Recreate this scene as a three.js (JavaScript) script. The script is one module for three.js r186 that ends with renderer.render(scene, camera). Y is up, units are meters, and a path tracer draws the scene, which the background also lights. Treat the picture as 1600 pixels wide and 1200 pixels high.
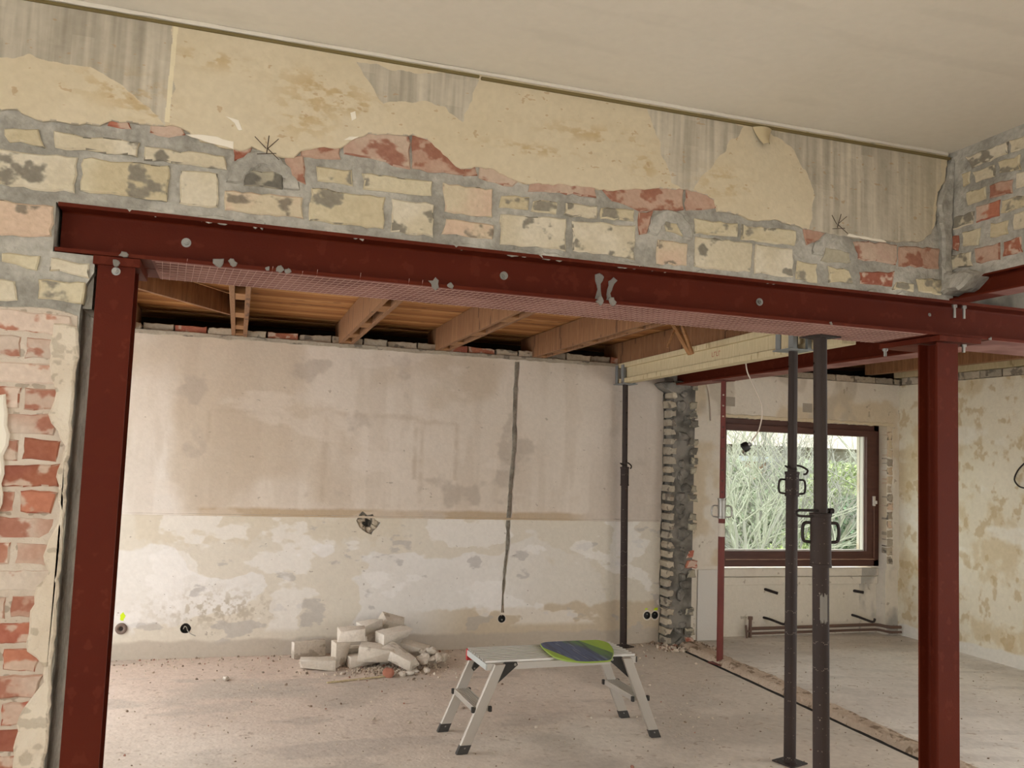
import * as THREE from 'three';
import { RoundedBoxGeometry } from 'three/addons/geometries/RoundedBoxGeometry.js';
import { mergeGeometries, toCreasedNormals } from 'three/addons/utils/BufferGeometryUtils.js';
import { Brush, Evaluator, SUBTRACTION } from 'three-bvh-csg';

// ───────────────────────── camera, sky, exposure ─────────────────────────
const scene = new THREE.Scene();
const camera = new THREE.PerspectiveCamera(47.925, 4 / 3, 0.05, 200);
camera.position.set(0, 1.5, 0);
camera.rotation.set(THREE.MathUtils.degToRad(4.648), THREE.MathUtils.degToRad(-17.446), THREE.MathUtils.degToRad(2.137), 'YXZ');
scene.add(camera);
scene.background = new THREE.Color(1.0, 1.0, 0.995);      // flat overcast sky
scene.backgroundIntensity = 1.0;
const renderer = new THREE.WebGLRenderer({ antialias: true });
renderer.toneMapping = THREE.LinearToneMapping;
renderer.toneMappingExposure = 4.9;
renderer.shadowMap.enabled = true;

// ───────────────────────── helpers ─────────────────────────
let seed = 7;
function rnd() { seed = (seed + 0x6d2b79f5) | 0; let t = Math.imul(seed ^ (seed >>> 15), 1 | seed); t = (t + Math.imul(t ^ (t >>> 7), 61 | t)) ^ t; return ((t ^ (t >>> 14)) >>> 0) / 4294967296; }
const rr = (a, b) => a + (b - a) * rnd();
const pick = (a) => a[Math.floor(rnd() * a.length)];
const V3 = (x, y, z) => new THREE.Vector3(x, y, z);
const clamp = (x, a = 0, b = 1) => Math.min(b, Math.max(a, x));
const smooth = (a, b, x) => { const t = clamp((x - a) / (b - a)); return t * t * (3 - 2 * t); };
const mix3 = (a, b, t) => [a[0] + (b[0] - a[0]) * t, a[1] + (b[1] - a[1]) * t, a[2] + (b[2] - a[2]) * t];
const NZ = new Float32Array(256 * 256);
for (let i = 0; i < NZ.length; i++) NZ[i] = rnd();
function noise(x, y) {
  const xi = Math.floor(x), yi = Math.floor(y), fx = x - xi, fy = y - yi, u = fx * fx * (3 - 2 * fx), v = fy * fy * (3 - 2 * fy);
  const a = NZ[((yi & 255) << 8) | (xi & 255)], b = NZ[((yi & 255) << 8) | ((xi + 1) & 255)], c = NZ[(((yi + 1) & 255) << 8) | (xi & 255)], d = NZ[(((yi + 1) & 255) << 8) | ((xi + 1) & 255)];
  return a + (b - a) * u + (c - a) * v + (a - b - c + d) * u * v;
}
const fbm = (x, y, o = 4) => { let s = 0, a = 0.5, n = 0; for (let i = 0; i < o; i++) { s += a * noise(x + i * 17.3, y + i * 9.1); n += a; a *= 0.5; x *= 2.03; y *= 2.03; } return s / n; };
// a texture over x0..x0+W, y0..y0+H metres of a surface whose uv is in metres
function areaTexture(w, h, x0, y0, W, H, f, srgb = true) {
  const d = new Uint8Array(w * h * 4);
  for (let j = 0; j < h; j++) for (let i = 0; i < w; i++) {
    const c = f(x0 + (i + 0.5) / w * W, y0 + (j + 0.5) / h * H), k = (j * w + i) * 4;
    d[k] = clamp(c[0], 0, 255); d[k + 1] = clamp(c[1], 0, 255); d[k + 2] = clamp(c[2], 0, 255); d[k + 3] = 255;
  }
  const t = new THREE.DataTexture(d, w, h, THREE.RGBAFormat);
  t.magFilter = THREE.LinearFilter; t.minFilter = THREE.LinearMipmapLinearFilter; t.generateMipmaps = true;
  t.wrapS = t.wrapT = THREE.MirroredRepeatWrapping;
  if (srgb) t.colorSpace = THREE.SRGBColorSpace;
  t.repeat.set(1 / W, 1 / H); t.offset.set(-x0 / W, -y0 / H);
  t.needsUpdate = true;
  return t;
}
const grey = (v) => [v, v, v];
const bumpTex = (n, size, f) => areaTexture(n, n, 0, 0, size, size, (x, y) => grey(255 * clamp(f(x, y))), false);
function std(o) { const m = new (o.specularIntensity === undefined ? THREE.MeshStandardMaterial : THREE.MeshPhysicalMaterial)({ roughness: 0.9, ...o }); return m; }
const flat = (hex, rough = 0.8, metal = 0, extra = {}) => std({ color: hex, roughness: rough, metalness: metal, ...extra });

const taken = new Map();
function numbered(name) { const n = taken.get(name) ?? 0; taken.set(name, n + 1); return n ? `${name}_${String(n).padStart(3, '0')}` : name; }
function shade(m) { m.castShadow = true; m.receiveShadow = true; return m; }
function mesh(name, geo, mat, parent) {
  const g = Array.isArray(geo) ? merge(geo) : geo;
  const m = shade(new THREE.Mesh(g, mat)); m.name = numbered(name); parent.add(m); return m;
}
function merge(list) { const l = list.map((g) => { const n = g.index ? g.toNonIndexed() : g; for (const k of Object.keys(n.attributes)) if (!['position', 'normal', 'uv'].includes(k)) n.deleteAttribute(k); return n; }); return l.length === 1 ? l[0] : mergeGeometries(l); }
function tag(o, label, category, group) { o.userData.label = label; o.userData.category = category; if (group) o.userData.group = group; return o; }
function thing(name, label, category, group, pos) { const g = new THREE.Group(); g.name = numbered(name); if (pos) g.position.set(...pos); scene.add(g); return tag(g, label, category, group); }
function struct(name, geo, mat, parent = scene) { const m = mesh(name, geo, mat, parent); if (parent === scene) m.userData.kind = 'structure'; return m; }
// uv in metres from the dominant axis of the normal
function planar(geo, ox = 0, oy = 0) {
  const g = geo.index ? geo.toNonIndexed() : geo, p = g.attributes.position, uv = new Float32Array(p.count * 2), a = V3(), b = V3(), c = V3();
  for (let i = 0; i < p.count; i += 3) {
    a.fromBufferAttribute(p, i); b.fromBufferAttribute(p, i + 1); c.fromBufferAttribute(p, i + 2);
    const n = b.clone().sub(a).cross(c.clone().sub(a)), x = Math.abs(n.x), y = Math.abs(n.y), z = Math.abs(n.z);
    [a, b, c].forEach((v, k) => { const [s, t] = z >= x && z >= y ? [v.x, v.y] : x >= y ? [v.z, v.y] : [v.x, v.z]; uv[(i + k) * 2] = s + ox; uv[(i + k) * 2 + 1] = t + oy; });
  }
  g.setAttribute('uv', new THREE.BufferAttribute(uv, 2));
  return g;
}
const box = (x0, y0, z0, x1, y1, z1) => planar(new THREE.BoxGeometry(Math.abs(x1 - x0), Math.abs(y1 - y0), Math.abs(z1 - z0)).translate((x0 + x1) / 2, (y0 + y1) / 2, (z0 + z1) / 2));
const rbox = (x0, y0, z0, x1, y1, z1, r = 0.004) => planar(new RoundedBoxGeometry(Math.abs(x1 - x0), Math.abs(y1 - y0), Math.abs(z1 - z0), 1, r).translate((x0 + x1) / 2, (y0 + y1) / 2, (z0 + z1) / 2));
const cyl = (r0, r1, h, seg = 16) => new THREE.CylinderGeometry(r0, r1, h, seg);
function tube(points, r, seg = 24, rad = 6, closed = false) { return new THREE.TubeGeometry(new THREE.CatmullRomCurve3(points.map((p) => V3(...p)), closed, 'catmullrom', 0.4), seg, r, rad, closed); }
function bar(a, b, r, rad = 8) { // cylinder between points
  const A = V3(...a), B = V3(...b), d = B.clone().sub(A), g = cyl(r, r, d.length(), rad);
  g.applyQuaternion(new THREE.Quaternion().setFromUnitVectors(V3(0, 1, 0), d.clone().normalize())).translate(...A.add(B).multiplyScalar(0.5).toArray()); return g;
}
// an irregular slab: outline in x,y; face at z = t, back at z = -back
function slab(pts, t, { bev = 0.004, jit = 0.003, seg = 0.03, back = 0.02, tilt = 0.02, ox = 0, oy = 0 } = {}) {
  let P = pts.map((p) => new THREE.Vector2(p[0], p[1]));
  if (THREE.ShapeUtils.area(P) < 0) P.reverse();
  const D = [];
  P.forEach((p, i) => { const q = P[(i + 1) % P.length], n = Math.max(1, Math.round(p.distanceTo(q) / seg)); for (let k = 0; k < n; k++) D.push(p.clone().lerp(q, k / n).add(new THREE.Vector2(rr(-jit, jit), rr(-jit, jit)))); });
  const N = D.length, I = D.map((p, i) => {
    const a = D[(i + N - 1) % N], b = D[(i + 1) % N], e = b.clone().sub(a), n = new THREE.Vector2(-e.y, e.x).normalize(); return p.clone().addScaledVector(n, bev);
  });
  const cx = P.reduce((s, p) => s + p.x, 0) / P.length, cy = P.reduce((s, p) => s + p.y, 0) / P.length, ta = rr(-tilt, tilt), tb = rr(-tilt, tilt);
  if (ox) { ox = -cx + rr(0.3, 1.7); oy = -cy + rr(0.3, 1.7); }
  const zt = (p) => t + clamp(ta * (p.x - cx) + tb * (p.y - cy), -t * 0.5, 0.004), pos = [], tri = (a, b, c) => pos.push(...a, ...b, ...c);
  const F = I.map((p) => [p.x, p.y, zt(p)]), M = D.map((p) => [p.x, p.y, zt(p) - bev]), B = D.map((p) => [p.x, p.y, -back]);
  for (const [a, b, c] of THREE.ShapeUtils.triangulateShape(I, [])) tri(F[a], F[b], F[c]);
  for (let i = 0; i < N; i++) { const j = (i + 1) % N; tri(M[i], M[j], F[j]); tri(M[i], F[j], F[i]); tri(B[i], B[j], M[j]); tri(B[i], M[j], M[i]); }
  const g = new THREE.BufferGeometry(); g.setAttribute('position', new THREE.Float32BufferAttribute(pos, 3)); g.computeVertexNormals();
  return planar(g, ox, oy);
}
const ragged = (x0, x1, y, amp, step = 0.03) => { const o = []; const n = Math.ceil(Math.abs(x1 - x0) / step); for (let i = 0; i <= n; i++) o.push([x0 + (x1 - x0) * i / n, y + (fbm(x0 * 3 + i * 0.9, y * 7, 3) - 0.5) * 2 * amp]); return o; };
function extrude(pts, z0, z1, holes = []) { // world x,y outline between two depths
  const s = new THREE.Shape(pts.map((p) => new THREE.Vector2(...p))); for (const h of holes) s.holes.push(new THREE.Path(h.map((p) => new THREE.Vector2(...p))));
  return planar(new THREE.ExtrudeGeometry(s, { depth: z1 - z0, bevelEnabled: false, steps: 1 }).translate(0, 0, z0));
}
const mm = (s) => s.trim().split(/\s+/).map((n) => +n / 1000);
const pairs = (a) => { const o = []; for (let i = 0; i < a.length; i += 2) o.push([a[i], a[i + 1]]); return o; };

// ───────────────────────── materials ─────────────────────────
const bRough = bumpTex(512, 0.5, (x, y) => fbm(x * 60, y * 60, 5));
const bFine = bumpTex(256, 0.2, (x, y) => fbm(x * 200, y * 200, 3));
const bPlaster = bumpTex(512, 1.2, (x, y) => 0.6 * fbm(x * 14, y * 14, 4) + 0.4 * fbm(x * 90, y * 90, 2));
const mortarMap = areaTexture(512, 512, 0, 0, 0.9, 0.9, (x, y) => { const n = fbm(x * 9, y * 9, 5), f = fbm(x * 70, y * 70, 3); return mix3([150, 146, 136], [184, 180, 169], smooth(0.25, 0.75, n)).map((c) => c + (f - 0.5) * 34); });
const M = {};
M.mortarDark = std({ map: areaTexture(256, 256, 0, 0, 0.9, 0.9, (x, y) => mix3([88, 85, 78], [136, 131, 122], smooth(0.25, 0.75, fbm(x * 12, y * 12, 5)))), roughness: 1 });
M.mortar = std({ map: mortarMap, bumpMap: bRough, bumpScale: 0.006, roughness: 0.97 });
function brickMat(base, alt, smudge, amount, n) {
  return std({
    map: areaTexture(640, 640, 0, 0, 2, 2, (x, y) => {
      const a = fbm(x * 6 + n, y * 6 + n, 4), s = smooth(1 - amount, 1 - amount + 0.09, fbm(x * 13 + n * 3, y * 17 + n, 5)), f = fbm(x * 90, y * 90, 2);
      return mix3(mix3(base, alt, smooth(0.3, 0.7, a)), smudge, s * 0.85).map((c) => c + (f - 0.5) * 18);
    }), bumpMap: bRough, bumpScale: 0.003, roughness: 0.95 });
}
M.K = [brickMat([202, 190, 163], [214, 204, 182], [122, 116, 104], 0.42, 3), brickMat([208, 197, 168], [196, 182, 150], [128, 122, 110], 0.4, 21)];
M.P = [brickMat([208, 182, 158], [204, 190, 162], [124, 114, 100], 0.34, 8)];
M.D = [brickMat([150, 143, 126], [176, 168, 146], [100, 96, 88], 0.48, 11)];
M.R = [brickMat([160, 100, 76], [148, 88, 70], [206, 188, 170], 0.5, 5), brickMat([166, 98, 80], [186, 122, 96], [202, 182, 164], 0.5, 31)];
M.W = [brickMat([188, 158, 138], [180, 142, 122], [150, 98, 78], 0.46, 14), brickMat([196, 174, 154], [186, 154, 136], [150, 100, 82], 0.46, 44)];
M.L = [brickMat([208, 194, 178], [198, 176, 158], [166, 114, 94], 0.42, 52), brickMat([202, 184, 168], [186, 148, 128], [162, 104, 84], 0.44, 63), brickMat([188, 142, 120], [174, 116, 94], [220, 206, 190], 0.62, 71)];
M.G = [brickMat([176, 166, 148], [160, 150, 134], [112, 104, 94], 0.4, 81), brickMat([190, 178, 158], [170, 158, 138], [120, 112, 100], 0.38, 92)];
M.ks = [brickMat([212, 203, 189], [224, 217, 206], [176, 165, 150], 0.36, 101), brickMat([203, 193, 178], [216, 207, 194], [170, 158, 142], 0.38, 113)];
const steelMap = areaTexture(512, 512, 0, 0, 1.4, 1.4, (x, y) => { const n = fbm(x * 4, y * 4, 5), f = smooth(0.66, 0.74, fbm(x * 26, y * 26, 4)); return mix3(mix3([82, 28, 14], [95, 36, 18], n), [128, 70, 54], f * 0.18); });
M.steel = std({ map: steelMap, roughness: 0.62, specularIntensity: 0.25, bumpMap: bFine, bumpScale: 0.0004 });
M.steelDusty = std({ map: areaTexture(512, 512, 0, 0, 1.4, 1.4, (x, y) => { const n = fbm(x * 7, y * 7, 5); return mix3([116, 70, 60], [146, 102, 92], smooth(0.3, 0.75, n)); }), roughness: 0.9 });
M.netting = flat(0xc09c90, 0.9);
M.zinc = flat(0x9a9892, 0.4, 0.8);
M.galv = std({ color: 0x8b8f90, roughness: 0.55, metalness: 0.5 });
M.splash = std({ color: 0x86817a, roughness: 1, bumpMap: bRough, bumpScale: 0.004 });
M.prop = std({ map: areaTexture(512, 512, 0, 0, 0.7, 0.7, (x, y) => { const n = fbm(x * 10, y * 5, 5), f = smooth(0.78, 0.82, fbm(x * 120, y * 100, 3)); return mix3(mix3([38, 26, 22], [54, 39, 33], n), [190, 180, 168], f * 0.6); }), roughness: 0.72, metalness: 0 });
M.propInner = flat(0x31251f, 0.65, 0.1);
M.blackIron = flat(0x2c2422, 0.55, 0.4);
M.redProp = std({ map: areaTexture(256, 256, 0, 0, 0.5, 0.5, (x, y) => { const n = fbm(x * 12, y * 6, 4); return mix3([96, 34, 26], [114, 46, 36], n); }), roughness: 0.6 });
M.wireBrown = flat(0x4a3a2e, 0.8);
M.hole = flat(0x14100e, 1);
function woodMat(a, b, ring, along, extra = {}) {
  return std({ map: areaTexture(512, 512, 0, 0, 0.8, 0.8, (x, y) => { const [s, t] = along ? [x, y] : [y, x]; const g = fbm(s * 3 + 2, t * 60, 4), k = smooth(0.74, 0.8, fbm(s * 6, t * 20, 3)); return mix3(mix3(a, b, g), ring, k * 0.6).map((c) => c + (fbm(s * 20, t * 240, 2) - 0.5) * 22); }), roughness: 0.85, bumpMap: bFine, bumpScale: 0.0006, ...extra });
}
M.boards = [woodMat([150, 94, 46], [190, 138, 82], [92, 54, 26], true), woodMat([132, 80, 38], [174, 120, 66], [84, 48, 22], true), woodMat([166, 114, 62], [206, 158, 102], [108, 66, 34], true)];
M.joist = woodMat([118, 82, 54], [152, 110, 74], [78, 52, 34], false);
M.joistEnd = woodMat([134, 94, 58], [170, 124, 80], [100, 66, 40], true);
M.paleWood = woodMat([190, 174, 138], [208, 194, 158], [150, 130, 94], false);
M.plate = woodMat([176, 160, 124], [192, 176, 140], [140, 122, 88], false);
M.darkVoid = flat(0x3a2a1c, 1);

// ───────────────────────── the shell ─────────────────────────
const ZF = -2.9, ZB = -6.54, ZW = -6.55, XR = 5.83, YC = 2.855, XL = -1.7;
// --- floor -------------------------------------------------
const floorMap = areaTexture(2048, 2048, -2.8, -7.0, 10, 10, (x, z) => {
  const n = fbm(x * 1.3, z * 1.3, 5), st = fbm(x * 2.2 + z * 0.6, z * 9 - x * 2, 4), f = fbm(x * 40, z * 40, 3);
  let c = x < 3.47 ? mix3([208, 197, 184], [222, 213, 201], smooth(0.3, 0.7, n)) : mix3([206, 200, 192], [222, 217, 209], smooth(0.3, 0.7, n));
  if (x < 3.47) {
    const dust = smooth(3.2, -0.6, x) * smooth(-4.0, -6.4, z); c = mix3(c, [214, 190, 176], dust * 0.6);
    c = mix3(c, [190, 182, 171], smooth(0.55, 0.72, fbm(x * 1.1 + 5, z * 1.6, 4)) * 0.7);
    c = mix3(c, [182, 173, 163], smooth(0.6, 0.72, fbm(x * 1.7 + 9, z * 4, 4)) * 0.5);
    c = mix3(c, [188, 184, 172], smooth(2.2, 3.4, x) * 0.3);
  } else c = mix3(c, [192, 187, 180], smooth(0.5, 0.7, st) * 0.5);
  c = mix3(c, [160, 142, 126], smooth(0.74, 0.8, fbm(x * 26, z * 34, 3)) * 0.5);
  return c.map((v) => v + (f - 0.5) * 20);
});
M.floor = std({ map: floorMap, bumpMap: bPlaster, bumpScale: 0.004, roughness: 0.88 });
struct('floor', [box(-2.9, -0.2, -7.1, 3.452, 0, 2.8), box(3.51, -0.2, -7.1, 6.1, 0, 2.8), box(3.45, -0.2, -7.1, 3.52, -0.1, 2.8)], M.floor);
const floor = scene.getObjectByName('floor');
{ // rough mortar strip where a wall was taken away, beside an open joint
  M.strip = std({ map: areaTexture(512, 512, 0, 0, 1.2, 1.2, (x, y) => mix3([176, 156, 136], [212, 196, 176], fbm(x * 8, y * 8, 5)).map((v) => v - 50 * smooth(0.62, 0.7, fbm(x * 20, y * 20, 4)))), bumpMap: bRough, bumpScale: 0.012, roughness: 1 });
  const nx = 12, nz = 150, z0 = -6.5, z1 = -2.6, pos = [], idx = [];
  for (let j = 0; j <= nz; j++) for (let i = 0; i <= nx; i++) {
    const u = i / nx, z = z0 + (z1 - z0) * j / nz, w = 0.16 + 0.05 * fbm(z * 4, 3, 3) + 0.05 * smooth(-4.5, -5.5, z) - 0.03;
    const edge = Math.min(1, Math.min(u, 1 - u) * 5), h = i === 0 ? -0.02 : edge * (0.016 + 0.028 * fbm(u * 3 + 3, z * 6, 4) + 0.014 * fbm(u * 12, z * 30, 2)) - 0.003;
    pos.push(3.488 + u * w + (fbm(z * 14, u * 2, 2) - 0.5) * 0.016, i === nx ? -0.004 : h, z);
  }
  for (let j = 0; j < nz; j++) for (let i = 0; i < nx; i++) { const a = j * (nx + 1) + i, b = a + nx + 1; idx.push(a, b, a + 1, b, b + 1, a + 1); }
  const g = new THREE.BufferGeometry(); g.setAttribute('position', new THREE.Float32BufferAttribute(pos, 3)); g.setIndex(idx); g.computeVertexNormals();
  mesh('joint_shade', box(3.448, -0.1, -6.5, 3.5, -0.004, -1.5), flat(0x1e1a17, 1), floor).userData.label = 'dark strip coloured as the shade inside the open floor joint';  // dark filler gives the joint its depth shade by colour
  const m = mesh('mortar_strip', planar(g), M.strip, floor); m.userData.label = 'rough strip of broken mortar along the open floor joint';
}
// --- ceilings ----------------------------------------------
M.ceiling = std({ map: areaTexture(1024, 1024, -2.8, -3, 6, 6, (x, z) => { const n = fbm(x * 1.2, z * 1.2, 4), f = fbm(x * 45, z * 45, 3); return mix3([224, 216, 200], [232, 225, 211], n).map((v) => v + (f - 0.5) * 6 - 5 * smooth(0.6, 0.76, fbm(x * 2, z * 9, 4))); }), bumpMap: bPlaster, bumpScale: 0.0006, roughness: 0.95 });
struct('ceiling', box(-2.9, YC, -3.3, 3.1, YC + 0.2, 2.8), M.ceiling);
M.trim = std({ color: 0x75663f, roughness: 0.9 });  // dark olive stands in for the shadow of a groove
M.trimLight = std({ color: 0xc9b894, roughness: 0.95 });
{ // strip coloured dark as groove shade along the wall head, broken at one place
  const t1 = struct('trim_1', rbox(-2.8, 2.827, -2.9, 0.742, 2.837, -2.878, 0.003), M.trim);
  mesh('groove_shade_1_piece', rbox(0.748, 2.822, -2.9, 2.83, 2.833, -2.876, 0.003), M.trim, t1);
  const lip = mesh('plaster_lip', slab([...ragged(-2.8, 2.82, 2.841, 0.003, 0.06), ...ragged(2.82, -2.8, 2.8545, 0.001, 0.2)], 0.02, { bev: 0.002, jit: 0.001, back: 0.0, tilt: 0, seg: 0.08 }).translate(0, 0, ZF), M.ceiling, t1);
  lip.userData.label = 'ragged plaster lip above the dark groove strip';
}
// board ceiling of the back room and of the right-hand room: every board in view is a piece
const roofA = struct('ceiling_back', box(XL - 0.2, 2.62, -7.5, 6.1, 2.75, -3.15), M.darkVoid);
{
  let z = -3.32, k = 0;
  while (z > -7.25) {
    const w = rr(0.088, 0.1);
    const b = mesh('board', rbox(XL, 2.462 + rr(0, 0.003), z - w + 0.003, 3.42, 2.484, z, 0.003), M.boards[k % 3], roofA); b.geometry = planar(b.geometry, rr(0, 5), rr(0, 5));
    mesh('board', planar(rbox(3.62, 2.462 + rr(0, 0.003), z - w + 0.003, 5.9, 2.484, z, 0.003), rr(0, 5), rr(0, 5)), M.boards[(k + 1) % 3], roofA);
    z -= w; k++;
  }
  mesh('soffit', box(XL - 0.2, 2.12, -7.5, 6.1, 2.2, -6.9), M.darkVoid, roofA);
  mesh('eave_end', box(5.95, 2.12, -7.5, 6.1, 2.63, -6.5), M.darkVoid, roofA); mesh('eave_end', box(XL - 0.2, 2.12, -7.5, XL, 2.63, -6.8), M.darkVoid, roofA);
  mesh('fascia', box(XL - 0.2, 2.2, -7.5, 6.1, 2.63, -7.35), M.darkVoid, roofA);
}
struct('ceiling_right', box(3.08, 2.46, -3.3, 6.1, 2.6, 2.8), M.ceiling);
// --- front wall over the beam and its left pier -------------
const wallF = struct('wall_front', extrude([[-2.9, 0], ...[[-0.477, 0]], ...Array.from({ length: 26 }, (_, i) => [-0.479 + (fbm(i * 0.9, 4, 2) - 0.5) * 0.014, 0.08 * (i + 0.5)]).filter((p) => p[1] < 2.0), [-0.452, 2.01], [-0.452, 2.062], [-0.57, 2.064], [-0.572, 2.218], ...ragged(-0.56, 2.83, 2.21, 0.005, 0.014), [2.86, 2.22], [2.86, YC], [-2.9, YC]], -2.94, ZF), M.mortar);
mesh('core', [box(-2.9, 2.22, -3.22, 2.86, YC, -2.93), box(-2.9, 0, -3.22, -0.482, 2.06, -2.93), box(-2.9, 2.05, -3.22, -0.575, 2.23, -2.93), box(-0.6, 1.9, -3.22, -0.455, 2.062, -2.93)], M.mortar, wallF);
const FRONT = `K -731 2426 -636 2432 -615 2383 -711 2387;K -591 2433 -352 2434 -351 2389 -587 2385;K -335 2422 -96 2427 -84 2386 -336 2382;K -786 2355 -523 2362 -521 2251 -777 2248;K -507 2366 -256 2369 -256 2258 -507 2257;K -227 2366 -111 2367 -107 2254 -221 2252;P -790 2200 -574 2204 -576 2104 -790 2098;K -703 2045 -604 2042 -605 2003 -700 2014;K -573 2045 -468 2032 -467 1990 -572 2006;K -599 1974 -470 1974 -474 1911 -597 1919;K -756 1964 -666 1961 -656 1904 -750 1895;D -31 2393 88 2399 91 2345 -32 2340;P -88 2317 161 2321 160 2254 -86 2248;K 200 2436 315 2436 318 2383 201 2383;K 350 2432 594 2433 594 2383 359 2380;K 186 2360 430 2358 433 2247 181 2248;K 454 2356 600 2357 603 2241 458 2243;P 628 2436 813 2434 815 2332 642 2332;P 648 2312 823 2308 820 2254 634 2256;K 840 2419 950 2422 950 2374 839 2375;K 963 2414 1054 2418 1056 2373 962 2371;K 1087 2417 1213 2426 1212 2377 1088 2375;K 1226 2423 1369 2428 1360 2385 1227 2379;K 845 2348 1093 2363 1092 2244 847 2241;K 1119 2359 1368 2367 1369 2243 1127 2248;K 1490 2403 1544 2397 1567 2353 1499 2367;P 1465 2326 1587 2322 1589 2238 1462 2235;K 1617 2426 1808 2426 1804 2372 1621 2371;K 1828 2425 2071 2428 2069 2368 1824 2369;K 1624 2357 1873 2359 1869 2242 1624 2239;K 1887 2356 2063 2354 2059 2240 1883 2240;K 2079 2312 2172 2308 2173 2230 2080 2234;D 2211 2383 2341 2371 2341 2326 2193 2316;K 2230 2301 2326 2298 2342 2246 2234 2239;W 2347 2422 2564 2430 2564 2343 2373 2348;W 2577 2423 2783 2440 2779 2346 2577 2342;R 2385 2296 2555 2313 2539 2252 2386 2251;K 2669 2297 2796 2304 2796 2235 2682 2244;K 2564 2271 2646 2268 2646 2238 2548 2239;R -435 2506 -389 2509 -381 2477 -446 2478;R -320 2520 -248 2521 -213 2484 -270 2467 -325 2473;W 284 2532 362 2596 443 2608 505 2613 511 2470 282 2492;W 512 2614 585 2602 672 2558 708 2472 518 2469;W 139 2497 205 2514 268 2516 271 2468 145 2457;W 87 2457 153 2467 165 2366 117 2392;R -73 2462 -15 2471 -21 2427 -60 2417;W 697 2509 743 2520 750 2475 698 2473;W 757 2525 821 2527 919 2488 884 2455 759 2467;W 950 2497 1078 2505 1205 2507 1207 2459 947 2449;W 1218 2499 1361 2528 1567 2557 1570 2450 1390 2428 1271 2453;W 1576 2556 1673 2551 1730 2482 1578 2451;W 1382 2420 1448 2435 1419 2343 1387 2340;W 2104 2458 2223 2450 2186 2399 2126 2377`;
const proud = { K: 0.009, P: 0.008, D: 0.003, R: 0.006, W: 0.007 };
for (const row of FRONT.split(';')) {
  const k = row[0], pts = pairs(mm(row.slice(2)));
  mesh('brick', slab(pts, proud[k] + rr(-0.001, 0.002), { bev: 0.005, jit: 0.0045, seg: 0.028, back: 0.03, tilt: 0.015, ox: rr(0, 4), oy: rr(0, 4) }).translate(0, 0, ZF), pick(M[k]), wallF);
}
// rounded mortar collars of three old beam pockets
for (const [cx, cy, r, w] of [[0.031, 2.345, 0.115, 0.05], [1.519, 2.345, 0.1, 0.05], [2.264, 2.34, 0.112, 0.045]]) {
  const o = []; for (let i = 0; i <= 14; i++) { const a = Math.PI * (i / 14); o.push([cx + Math.cos(a) * r, cy + Math.sin(a) * r]); }
  for (let i = 14; i >= 0; i--) { const a = Math.PI * (i / 14); o.push([cx + Math.cos(a) * (r - w), cy + Math.sin(a) * (r - w)]); }
  mesh('mortar_collar', slab(o, 0.009, { bev: 0.006, jit: 0.006, back: 0.01, tilt: 0.05 }).translate(0, 0, ZF), M.mortar, wallF);
}
for (let i = 0; i < 16; i++) { // mortar squeezed over the flange
  const x = -0.5 + 3.25 * (i + rnd()) / 16, w = rr(0.04, 0.13), d = rr(0.004, 0.014);
  mesh('mortar_squeeze', slab([[x, 2.222], [x + w * 0.1, 2.214 - d * 0.6], [x + w * 0.3, 2.213 - d], [x + w * 0.5, 2.213 - d * 0.5], [x + w * 0.75, 2.212 - d], [x + w, 2.222], [x + w * 0.5, 2.232]], 0.005, { bev: 0.002, jit: 0.0025, seg: 0.012, back: 0.005 }).translate(0, 0, ZF), M.mortar, wallF);
}
// old plaster above
const PL = pairs(mm('-1067 2451 -741 2480 -695 2483 -670 2469 -645 2461 -566 2465 -468 2472 -432 2488 -318 2495 -246 2504 -207 2487 -167 2466 -98 2455 -48 2449 -9 2467 63 2446 83 2444 124 2454 143 2479 204 2496 272 2506 302 2535 361 2566 441 2580 515 2587 583 2572 642 2523 690 2489 759 2510 818 2504 879 2479 940 2473 1092 2486 1252 2488 1348 2505 1480 2525 1583 2533 1666 2522 1695 2508 1715 2465 1829 2461 1866 2445 1973 2465 2048 2451 2101 2444 2238 2436 2315 2432 2496 2433 2685 2454 2735 2493 2758 2537 2769 2677 2806 2723 2824 2838'));
const poly = (pts) => (x, y) => { let c = false; for (let i = 0, j = pts.length - 1; i < pts.length; j = i++) { const [xi, yi] = pts[i], [xj, yj] = pts[j]; if ((yi > y) !== (yj > y) && x < (xj - xi) * (y - yi) / (yj - yi) + xi) c = !c; } return c; };
const greyA = poly([[-2.8, 2.9], [-2.8, 2.6], [-1, 2.56], [-0.82, 2.62], [-0.66, 2.655], [-0.5, 2.655], [-0.4, 2.6], [-0.31, 2.52], [-0.275, 2.5], [-0.272, 2.9]]);
const greyB = poly([[0.318, 2.82], [0.37, 2.74], [0.411, 2.685], [0.52, 2.71], [0.62, 2.69], [0.69, 2.655], [0.74, 2.82]]);
const greyC = poly([[1.406, 2.83], [1.47, 2.66], [1.521, 2.534], [1.6, 2.53], [1.66, 2.62], [1.75, 2.72], [1.83, 2.83]]);
const greyD = poly([[1.93, 2.83], [2.06, 2.75], [2.13, 2.64], [2.145, 2.54], [2.14, 2.43], [2.7, 2.42], [2.74, 2.52], [2.79, 2.83]]);
const ochre = [[-0.42, 2.6, 0.12, 0.05], [-0.33, 2.54, 0.08, 0.03], [0.15, 2.6, 0.09, 0.07], [0.2, 2.71, 0.13, 0.045], [0.3, 2.66, 0.1, 0.03], [0.95, 2.6, 0.16, 0.02], [1.4, 2.6, 0.05, 0.05], [-0.15, 2.74, 0.1, 0.03], [1.75, 2.58, 0.12, 0.05], [1.2, 2.69, 0.2, 0.03]];
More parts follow.
